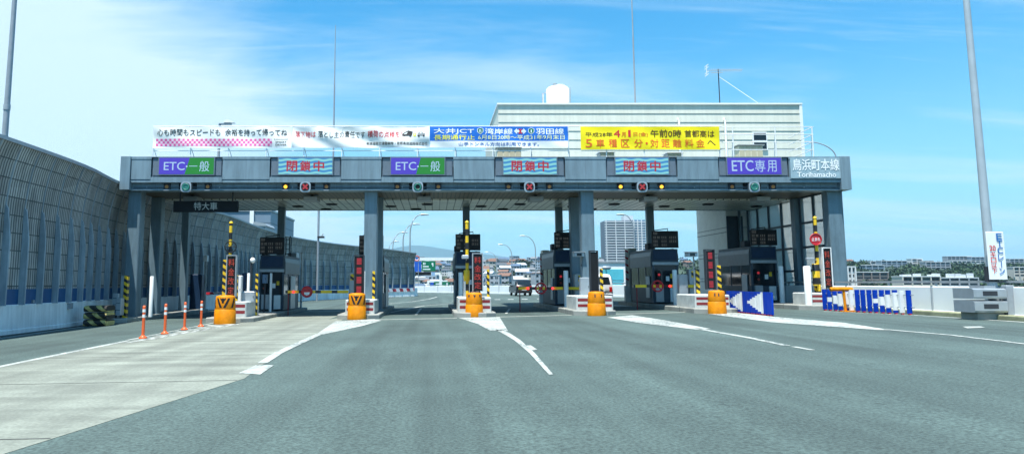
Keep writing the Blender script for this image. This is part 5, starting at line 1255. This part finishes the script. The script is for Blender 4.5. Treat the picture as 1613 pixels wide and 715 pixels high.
# ================================================================== VEHICLES
def vehicle(name, label, cat, pos, rot, L_, W, H, prof, gl, paint, van=False):
    """prof: side outline (y along the car, z); built with its tail toward the camera, then turned"""
    t = thing(name, label, cat, tuple(pos)); t.rotation_euler = (0, 0, rot)
    o = Vector(pos); hw = W/2
    def q(x, y, z): return (o.x+x, o.y+y, o.z+z)
    mb = MB(); k = len(prof)
    rings = []
    for x, s_ in ((-hw, .94), (-hw+.07, 1.), (0, 1.01), (hw-.07, 1.), (hw, .94)):
        rg = []
        for y, z in prof:
            tum = max(0, (z-H*.55)/(H*.45)); xx = x*(1-(.10 if van else .17)*tum); rg.append(q(xx, (y-L_/2)*(1 if s_ > .95 else .985)+L_/2, H*.45+(z-H*.45)*(s_ if s_ < 1 else 1.)))
        rings.append(rg)
    vs = sum(rings, []); n_ = 5
    mb.mesh(vs, [(a*k+j, a*k+(j+1) % k, (a+1)*k+(j+1) % k, (a+1)*k+j) for a in range(n_-1) for j in range(k)], paint, True)
    mb.mesh(rings[0], [tuple(range(k-1, -1, -1))], paint); mb.mesh(rings[-1], [tuple(range(k))], paint); mb.build('body', t)
    for x in (-hw+.1, hw-.1):
        for y in (.17*L_, .82*L_):
            mb = MB(); mb.lathe([(.25, -.1), (.33, -.1), (.35, -.06), (.35, .06), (.33, .1), (.25, .1)], q(x, y, .35), M_blk, 20, 'x'); wl = mb.build('wheel', t)
            mb = MB(); mb.lathe([(.22, -.11), (.22, .11)], q(x, y, .35), M_cabl, 14, 'x'); mb.build('rim', wl)
    zb, zt, ins, sl = gl                               # rear window
    mb = MB(); mb.mesh([q(-hw*.80, sl[0], zb), q(hw*.80, sl[0], zb), q(hw*.70, sl[1], zt), q(-hw*.70, sl[1], zt)], [(0, 1, 2, 3)], M_glass); mb.build('rear_window', t)
    for s_ in (-1, 1):
        mb = MB(); x0 = s_*(hw*(1-.03)+.012); x1 = s_*(hw*(.87 if not van else .93)+.012); pts = [q(x0, ins[0], zb), q(x0, ins[1], zb), q(x1, ins[1]-.3, zt), q(x1, ins[0]+.25, zt)]
        mb.mesh(pts if s_ < 0 else pts[::-1], [(3, 2, 1, 0)], M_glass); mb.build('side_window', t)
        mb = MB(); mb.box(*[v for pr in zip(q(s_*hw*.80-.1, -.035, H*(.50 if not van else .34)), q(s_*hw*.80+.1, .06, H*(.62 if not van else .52))) for v in pr], E_tail, .01); mb.build('tail_lamp', t)
        mb = MB(); mb.box(*[v for pr in zip(q(s_*(hw+.02)-.07, L_*.66, H*.57), q(s_*(hw+.05)+.07, L_*.66+.12, H*.66)) for v in pr], paint if van else M_blk, .03); mb.build('mirror', t)
    mb = MB(); mb.box(*[v for pr in zip(q(-.26, -.05, H*.36), q(.26, -.035, H*.46)) for v in pr], M_white); mb.build('number_plate', t)
    mb = MB(); mb.box(*[v for pr in zip(q(-hw*.97, -.08, .28), q(hw*.97, .15, .52)) for v in pr], M_blk if not van else paint, .05); mb.build('bumper', t)
    return t
suv = [(0, .4), (.0, .75), (.05, 1.0), (.14, 1.12), (.5, 1.58), (.75, 1.66), (2.4, 1.68), (2.9, 1.6), (3.55, 1.12), (4.5, 1.0), (4.62, .7), (4.6, .35), (4.0, .28), (.6, .28)]
p_ = G(826, 466)
M_car = mat('black_car_paint', (.010, .012, .014), .3, .0, var=.02)
vehicle('parked_suv' if False else 'black_suv', 'black sport utility car driving away beyond the toll lanes', 'car', Vector((p_.x, p_.y, p_.z+.01)), R(4), 4.5, 1.72, 1.66, suv, (1.12, 1.55, (.75, 3.1), (.12, .46)), M_car)
van = [(0, .35), (.0, .9), (.04, 1.2), (.12, 1.75), (.3, 1.9), (.9, 1.95), (3.0, 1.93), (3.5, 1.8), (4.2, 1.12), (4.55, .95), (4.6, .4), (4.2, .28), (.5, .28)]
p_ = G(948, 474.5)
vehicle('white_van', 'white van driving away, half hidden by the blank dark sign', 'van', Vector((p_.x, p_.y, p_.z+.01)), R(6), 4.6, 1.7, 1.95, van, (1.18, 1.72, (.4, 3.3), (.03, .105)), mat('white_car_paint', (.72, .74, .74), .2, var=.03), True)

# ================================================================== BEYOND THE GATE
# street lamps: left row and right row along the bending road
def lamp(px, py, side, Y, hx, label):
    b0 = P(px, py, Y); hd = P(hx, py-8*Y**0 if False else py, Y)
    t = thing('street_lamp', label, 'street lamp', (b0.x, Y, -1), 'street lamps along the expressway')
    z1 = b0.z; ax_ = hd.x-b0.x; mb = MB()
    pts = [(b0.x, Y, -2), (b0.x, Y, z1-3.0)]
    for k in range(1, 9): an = k/8*math.pi/2; pts.append((b0.x+ax_*(1-math.cos(an)), Y, z1-3.0+3.0*math.sin(an)))
    mb.tube(pts, .11, M_pole, 8, .07); mb.build('pole', t)
    mb = MB(); s_ = 1 if ax_ > 0 else -1; mb.tube([(hd.x-.1*s_, Y, z1-.02), (hd.x+.5*s_, Y, z1+.02), (hd.x+1.1*s_, Y, z1-.03)], .17, M_cabl, 8, .10); mb.build('lamp_head', t)
for (px, hx, py, Y, lab) in ((646, 664, 338, 117, 'tallest curved street lamp above the noise barrier end'), (635, 652, 353, 135, 'second street lamp stepping back behind the noise barrier end'), (619, 634, 366, 158, 'third street lamp stepping back behind the noise barrier end'), (612, 622, 380, 190, 'smallest street lamp peeping over the noise barrier end'),
        (843, 826, 371.5, 165, 'street lamp arching left directly above the black car'), (806, 791, 385, 205, 'street lamp arching left, next beyond the lamp above the car'), (782, 769, 397, 255, 'small street lamp beyond, right of the middle booth'), (771, 762, 406, 310, 'smallest street lamp just right of the middle booth'),
        (998, 982, 338, 120, 'curved street lamp in front of the apartment tower')):
    lamp(px, py, None, Y, hx, lab)
for (x, y0, Y, lab) in ((1106, 300, 62, 'thicker plain pole seen left of the white office foot'), (1112.5, 300, 70, 'thinner plain pole seen left of the white office foot'), (502, 335, 75, 'thin pole with a small camera behind the noise barrier')):
    c = P(x, y0, Y); mb = MB(); mb.tube([(c.x, Y, -3), (c.x, Y, c.z+1)], .11 if x < 1110 else .07, M_pole, 8)
    if x < 600: mb.box(c.x-.05, c.x+.6, Y-.2, Y+.2, P(x, 375, Y).z, P(x, 372, Y).z, M_dark); mb.tube([(c.x+.2, Y, P(x, 375, Y).z), (c.x+.5, Y, P(x, 368, Y).z)], .05, M_metal, 6)
    tag(mb.build('plain_pole', None, (c.x, Y, 0)), lab, 'pole')
# sign gantries over the far road
def gantry(xa, xb, yt, yb, Y, label, two=False):
    a = P(xa, yt, Y); b2 = P(xb, yt, Y); zg = P(xb, yb, Y).z
    t = thing('sign_gantry', label, 'gantry', (b2.x, Y, zg), 'white sign gantries over the far road')
    mb = MB(); d = .30; mb.box(a.x, b2.x, Y-.2, Y+.2, a.z-d, a.z+d, M_white); mb.build('beam', t)
    mb = MB(); mb.box(b2.x-.32, b2.x+.32, Y-.25, Y+.25, zg-1.5, a.z-d-.001, M_white); mb.build('post', t)
    if two: mb = MB(); mb.box(a.x, a.x+.55, Y-.25, Y+.25, zg-1.5, a.z-d-.001, M_white); mb.build('post', t)
gantry(640, 719, 408, 462, 150, 'tall white gantry frame carrying the big green road sign')
gantry(640, 694, 431, 463, 185, 'lower white gantry below the big green road sign')
gantry(673, 705, 443, 463, 230, 'smallest white gantry frame holding a green sign', True)
def road_sign(x0, x1, y0, y1, Y, m, label, name='road_sign', marks=()):
    a, b_, z0, z1 = bbx(x0, x1, y0, y1, Y); t = thing(name, label, 'road sign', ((a+b_)/2, Y, z0))
    mb = MB(); mb.box(a, b_, Y-.4, Y-.3, z0, z1, m); mb.build('plate', t)
    if marks:
        mb = MB()
        for (u0, u1, v0, v1) in marks: mb.box(a+(b_-a)*u0, a+(b_-a)*u1, Y-.412, Y-.401, z0+(z1-z0)*v0, z0+(z1-z0)*v1, M_wtex)
        mb.build('lettering', t)
road_sign(664.5, 686, 411, 427, 149.9, M_gsign, 'big green direction sign on the tall white gantry', marks=((.10, .16, .62, .84), (.2, .26, .62, .84), (.08, .5, .40, .50), (.08, .62, .14, .24), (.78, .84, .45, .8), (.72, .78, .62, .8)))
road_sign(653, 663.5, 412, 428, 149.9, mat('sign_plain_blue', (.01, .10, .50), .5), 'round-cornered blue sign left of the big green direction sign')
road_sign(652.5, 679, 428.6, 433.5, 149.7, M_blk, 'dark message board under the big green direction sign')
road_sign(679.5, 685, 428.6, 434, 149.7, mat('sign_light_blue', (.25, .42, .6), .5), 'tiny pale blue sign right of the dark message board')
road_sign(684, 708, 443.5, 454, 229.9, M_gsign, 'small green sign on the lowest far gantry', marks=((.1, .5, .6, .75), (.1, .7, .25, .4), (.8, .88, .3, .8)))
road_sign(678, 683, 445, 453, 229.9, mat('sign_plain_blue', (.01, .10, .50), .5), 'small blue sign on the lowest far gantry')
c = P(656.5, 407, 140); t = thing('speed_limit_sign', 'round red-rimmed speed sign beside the noise barrier end', 'road sign', tuple(c)); r_ = .5
mb = MB(); mb.disc((c.x, 140, c.z), .52, M_white, .03); mb.ring((c.x, 139.98, c.z), .45, .09, M_red); mb.box(c.x-.2, c.x+.2, 139.985, 139.99, c.z-.15, c.z+.15, mat('sign_plain_blue', (.01, .1, .5), .5)); mb.build('disc', t); mb = MB(); mb.tube([(c.x+.3, 140.1, c.z-.6), (c.x+.3, 140.1, -2)], .06, M_metal, 6); mb.build('post', t)
# red and white guard band on the far parapet end
mb = MB(); sg = [p for p in lw if p[1] > 86]; sweep(mb, sg, [(.03, .62), (.03, .96), (.0, .96), (.0, .62), (.03, .62)], S_rwl); tag(mb.build('banded_guard_strip', None, (-3, 90, .6)), 'red and white warning strip on the parapet where the noise barrier ends', 'warning strip')
# white sound wall with turquoise lights, behind the van
a = P(938, 470, 75); b2 = P(1000, 470, 72); z1 = P(970, 414, 74).z
t = thing('sound_wall', 'white wall with two turquoise panes, behind the white van', 'wall', ((a.x+b2.x)/2, 74, 0))
M_turq = mat('turquoise_panel', (.10, .50, .60), .35, var=.1)
mb = MB(); mb.box(a.x, b2.x+3, 74, 74.3, -.5, z1, M_white); mb.box(a.x, b2.x+3, 73.9, 74.4, z1, z1+.12, M_metal); mb.build('panel', t)
for (y0, y1) in ((424, 441), (443, 459)):
    x0, x1, z0, z2 = bbx(949, 982, y0, y1, 74); mb = MB(); mb.box(x0, x1, 73.95, 73.999, z0, z2, M_turq); mb.build('pane', t)
x0, x1, z0, z2 = bbx(951, 964, 419, 424, 73); mb = MB(); mb.lathe([(.05, -.45), (.17, -.3), (.17, .3), (.05, .45)], ((x0+x1)/2, 73.6, (z0+z2)/2), M_pole, 10, 'x'); mb.tube([((x0+x1)/2, 73.6, (z0+z2)/2), ((x0+x1)/2, 73.92, (z0+z2)/2)], .05, M_pole, 6); mb.build('wall_lamp', t)
# bluish office block behind the noise barrier
a, b_, z0, z1 = bbx(330, 426, 333, 380, 150); Mo = ribs('blue_grey_facade', (.17, .24, .31), (.08, .12, .16), (0, 0, 1), 3.2, .93, .5, 0, .08, .1, 0)
t = thing('office_block', 'blue-grey office block rising behind the noise barrier', 'building', ((a+b_)/2, 155, -9))
mb = MB(); mb.box(a, b_, 150, 175, -9, z1, Mo); mb.build('wall', t)
mb = MB(); x = P(397, 350, 150).x; mb.box(x-.4, x+.4, 149.6, 149.99, -9, z1+.2, M_white); mb.build('corner_pipe', t)
mb = MB(); mb.box(a, b_+.2, 149.8, 175, z1+.001, z1+.4, M_metal); mb.build('roof_edge', t)
a, b_, z0, z1 = bbx(399, 419, 352, 366, 120); mb = MB(); mb.box(a, b_, 120, 126, -9, z1-.4, M_pole); mb.box(a+.2, b_-.2, 119.96, 119.995, z1-1.1, z1-.6, M_glass); mb.prism([(a-.2, z1-.4), (b_+.2, z1-.4), (b_-.1, z1), (a+.1, z1+.3)], 119.9, 126, M_red if False else M_metal)
tag(mb.build('low_building', None, ((a+b_)/2, 122, -9)), 'small grey roof in front of the blue-grey office block', 'building')

# apartment tower
YT = 875
a, b_, z0, z1 = bbx(955, 1019, 346, 446, YT); t = thing('apartment_tower', 'tall white apartment tower with many balcony rows beyond the toll gate', 'building', ((a+b_)/2, YT, -9))
M_tw = mat('tower_wall', (.10, .13, .17), .5); M_tb = mat('tower_white', (.62, .65, .66), .6, var=.05, scale=.05); M_tg = mat('tower_glass_blue', (.16, .24, .33), .25)
xm = P(1000, 400, YT).x
mb = MB(); mb.box(a, xm, YT, YT+28, -9, z1-1, M_tw); mb.box(xm, b_, YT+3, YT+28, -9, z1, M_tg); mb.box(P(985, 340, YT).x, P(1000, 340, YT).x, YT+8, YT+20, z1, P(990, 339, YT).z, M_tb); mb.build('wall', t)
nf = 28; fh = (z1+9)/nf; proto = None
for k in range(nf):
    if proto is None: mb = MB(); mb.box(a-1.2, xm, YT-1.6, YT-.05, -9+fh*k, -9+fh*k+1.0, M_tb); mb.box(xm+.01, b_+.6, YT+2.2, YT+2.95, -9+fh*k, -9+fh*k+.9, M_tb); proto = mb.build('balcony', t)
    else: c = proto.copy(); COL.objects.link(c); c.location = (0, 0, fh*k)
for x in (a+.2, a+11, a+21.5, xm-.6): mb = MB(); mb.box(x, x+.7, YT-1.9, YT-.04, -9, z1, M_tb); mb.build('party_wall', t)
for x in (xm+4.5, xm+9): mb = MB(); mb.box(x, x+1.0, YT+1.9, YT+2.98, -9, z1, M_tb); mb.build('party_wall', t)

# houses of the far hillside town
walls = [mat('house_wall_%s' % n_, c_, .8, var=.05) for n_, c_ in (('white', (.62, .63, .62)), ('cream', (.50, .48, .42)), ('grey', (.33, .36, .39)), ('brown', (.22, .19, .17)), ('blue_grey', (.30, .37, .43)))]
roofs = [mat('house_roof_%s' % n_, c_, .7) for n_, c_ in (('slate', (.06, .075, .09)), ('blue', (.07, .12, .19)), ('grey', (.16, .17, .18)), ('rust', (.17, .09, .06)), ('pale', (.42, .45, .46)))]
hm = {}
def house(x, y, size, rz, wi, ri, st):
    key = (wi, ri, st)
    if key not in hm:
        mb = MB(); H = 3*st; mb.box(-4.5, 4.5, -3.5, 3.5, -4, H, walls[wi])
        for s_ in range(st):
            for xw in (-2.8, 0, 2.8): mb.box(xw-.8, xw+.8, -3.56, -3.501, 1+3*s_, 2.3+3*s_, M_glass)
        if st < 3: mb.extr([(-4, H), (4, H), (0, H+2.2)], -4.9, 4.9, roofs[ri])
        else: mb.box(-4.7, 4.7, -3.7, 3.7, H+.001, H+.5, roofs[ri])
        hm[key] = mb.build('hillside_house'); o = hm[key]
    else: o = hm[key].copy(); COL.objects.link(o)
    o.location = (x, y, hterr(x, y)); o.rotation_euler = (0, 0, rz); o.scale = (size,)*3
    tag(o, 'one of the small houses crowding the far hillside town', 'house', 'houses of the far hillside town'); return o
for k in range(190):
    y = 540+700*(k/190)+rnd.uniform(-20, 20); px = rnd.uniform(636, 880) if k % 6 else rnd.uniform(880, 1340); x = (px-683)/1200*y
    house(x, y, rnd.uniform(.75, 1.35), rnd.uniform(-.7, .7), rnd.choices(range(5), (5, 3, 3, 1, 3))[0], rnd.randrange(5), rnd.choice((2, 2, 2, 3)))

# right hillside: long apartment slabs
def block(x0, x1, yt, Y, fl, label, wi=0, deep=12, rz=0.):
    a, b_ = P(x0, yt, Y).x, P(x1, yt, Y).x; z1 = P((x0+x1)/2, yt, Y).z; h = fl*2.9; zb = min(z1-h, hterr((a+b_)/2, Y))
    t = thing('apartment_block', label, 'building', ((a+b_)/2, Y, z1-h), 'apartment blocks on the far right hill')
    mb = MB(); mb.box(a, b_, Y, Y+deep, zb-6, z1, walls[wi])
    nb__ = max(2, int((b_-a)/6))
    for k in range(nb__+1): x = a+(b_-a)*k/nb__; mb.box(x-.35, x+.35, Y-.9, Y+.002, z1-h, z1-.05, walls[wi])
    mb.build('wall', t)
    mb = MB()
    for k in range(fl): mb.box(a+.5, b_-.5, Y-.08, Y-.01, z1-2.9*k-2.1, z1-2.9*k-.7, M_glass)
    mb.build('window_band', t)
    mb = MB(); mb.box(a-.3, b_+.3, Y-.9, Y+deep+.2, z1+.01, z1+.6, M_tb); mb.build('roof_edge', t)
    return t
blocks = [(1371, 1387, 412, 1000, 5, 'short bright white apartment block at the left of the far right hill', 0), (1388, 1428, 411, 980, 4, 'long grey-white apartment slab on the left slope of the far right hill', 4), (1354, 1392, 418, 900, 3, 'wide pale apartment slab low on the left of the far right hill', 4),
          (1346, 1398, 429, 620, 3, 'brownish low roofed block right beside the canopy column', 3), (1436, 1452, 408, 1050, 4, 'stepped light block left of the hill top trees', 0), (1453, 1470, 411, 1040, 4, 'cream block in the middle of the hill front', 1), (1458, 1496, 413, 960, 4, 'grey terrace block over the wood on the right hill', 2),
          (1492, 1530, 404, 1200, 4, 'crest block left of the speed board, greyish', 2), (1530, 1556, 405, 1190, 4, 'crest block touching the speed board, pale', 4), (1590, 1640, 408, 1150, 3, 'crest block right of the speed board', 2), (1500, 1558, 411, 1100, 1, 'long low white strip building under the crest', 0),
          (1421, 1480, 436, 520, 2, 'low flat works building with white roof boxes above the right parapet', 1), (1480, 1540, 438, 560, 2, 'dull grey-green flat roof above the right parapet', 2), (1334, 1346, 421, 400, 6, 'pale bright blue-white block edge next to the end column', 0), (1596, 1613, 421, 700, 3, 'cream house block at the right picture edge', 1)]
for b9 in blocks: block(*b9[:5], b9[5], b9[6])
for k, x in enumerate((1424, 1432, 1445, 1468, 1475, 1497, 1507, 1516, 1530)):
    a, b_, z0, z1 = bbx(x, x+rnd.uniform(4, 9), 433-rnd.uniform(0, 3), 440, 519 if x < 1480 else 559); mb = MB(); mb.box(a, b_, 520 if x < 1480 else 560, 524 if x < 1480 else 564, z0-2, z1, M_tb)
    tag(mb.build('roof_box', None, ((a+b_)/2, 522, z0)), 'small white box on the flat works roofs above the right parapet', 'roof box', 'boxes on the works roofs')

# woods: leaf clumps of the far hill
def crown(mb, c, r, n, m, lf):
    for _ in range(n):
        d = Vector((rnd.gauss(0, 1), rnd.gauss(0, 1), rnd.gauss(0, 1))); d.normalize(); p = Vector(c)+Vector((d.x*r, d.y*r, d.z*r*.75))*(.55+.45*rnd.random()**.5)
        u = Vector((rnd.gauss(0, 1), rnd.gauss(0, 1), rnd.gauss(0, 1))).normalized(); v = u.cross(d+Vector((.01, .3, .2))).normalized(); s_ = lf*rnd.uniform(.6, 1.3)
        mb.face([p-u*s_, p+v*s_*.7, p+u*s_, p-v*s_*.7], m)
mb = MB()
for k in range(1250):
    y = rnd.uniform(560, 1260); px = rnd.uniform(1325, 1700) if k % 5 else rnd.uniform(860, 1325); x = (px-683)/1200*y
    r_ = rnd.uniform(3.2, 6.5); z = hterr(x, y); yy = 446-(z+r_*1.5-1.5)*1200/y; hid = False
    for b9 in blocks:
        hp = b9[4]*2.9*1200/b9[3]
        if b9[3] > y-14 and b9[0]-5 < px < b9[1]+5 and yy < b9[2]+hp*.36: hid = True
    if hid: continue
    crown(mb, (x, y, z+r_*.6), r_, 34, M_tree if rnd.random() < .7 else M_tree2, 1.5)
tag(mb.build('far_woods'), 'dense green woods covering the far right hill', kind='stuff')
mb = MB()
for k in range(150):
    y = rnd.uniform(560, 1260); px = rnd.uniform(640, 880); x = (px-683)/1200*y; r_ = rnd.uniform(2.5, 5.); crown(mb, (x, y, hterr(x, y)+r_*.6), r_, 30, M_tree if rnd.random() < .6 else M_tree2, 1.4)
for k in range(26):
    px = rnd.uniform(652, 700); y = rnd.uniform(205, 225); x = (px-683)/1200*y; r_ = rnd.uniform(1.2, 2.0); crown(mb, (x, y, -1.6+rnd.uniform(-1, .6)), r_, 50, M_tree2, .5)
tag(mb.build('town_greenery'), 'scattered trees and shrubs between the far houses', kind='stuff')
# the one big tree on the skyline
c = P(822, 416, 900); gzt = hterr(c.x, 900); t = thing('skyline_tree', 'single broad dark tree standing above the far town skyline', 'tree', (c.x, 900, gzt))
mb = MB(); mb.tube([(c.x, 900, gzt-2), (c.x+.4, 900, c.z-5), (c.x, 900, c.z+1)], .9, M_bark, 8, .4)
for k in range(5): mb.tube([(c.x, 900, c.z-4), (c.x+rnd.uniform(-7, 7), 900+rnd.uniform(-3, 3), c.z+rnd.uniform(-1, 3))], .4, M_bark, 6, .12)
mb.build('trunk', t); mb = MB()
for (dx, dz, r_) in ((-4, 0, 4.2), (0, 2, 5.0), (4, .6, 4.2), (7.5, -2.2, 2.6), (-6.5, -2, 2.6)): crown(mb, (c.x+dx, 900, c.z+dz), r_, 240, M_tree, 1.0)
mb.build('crown', t)
# small van-like lorries beyond the far parapet are hidden; a low green roof box beside the lamp rows stays far away

# ================================================================== AIR
mh = bpy.data.materials.new('air'); mh.use_nodes = True; n_ = mh.node_tree.nodes; n_.remove(n_['Principled BSDF'])
pv = n_.new('ShaderNodeVolumePrincipled'); pv.inputs['Color'].default_value = (.45, .78, 1, 1); pv.inputs['Density'].default_value = .000065; pv.inputs['Anisotropy'].default_value = .1
mh.node_tree.links.new(pv.outputs[0], n_['Material Output'].inputs['Volume'])
mb = MB(); mb.box(-17500, 17500, -17500, 17500, -10.5, 700, mh); hz_o = mb.build('haze'); tag(hz_o, kind='stuff')
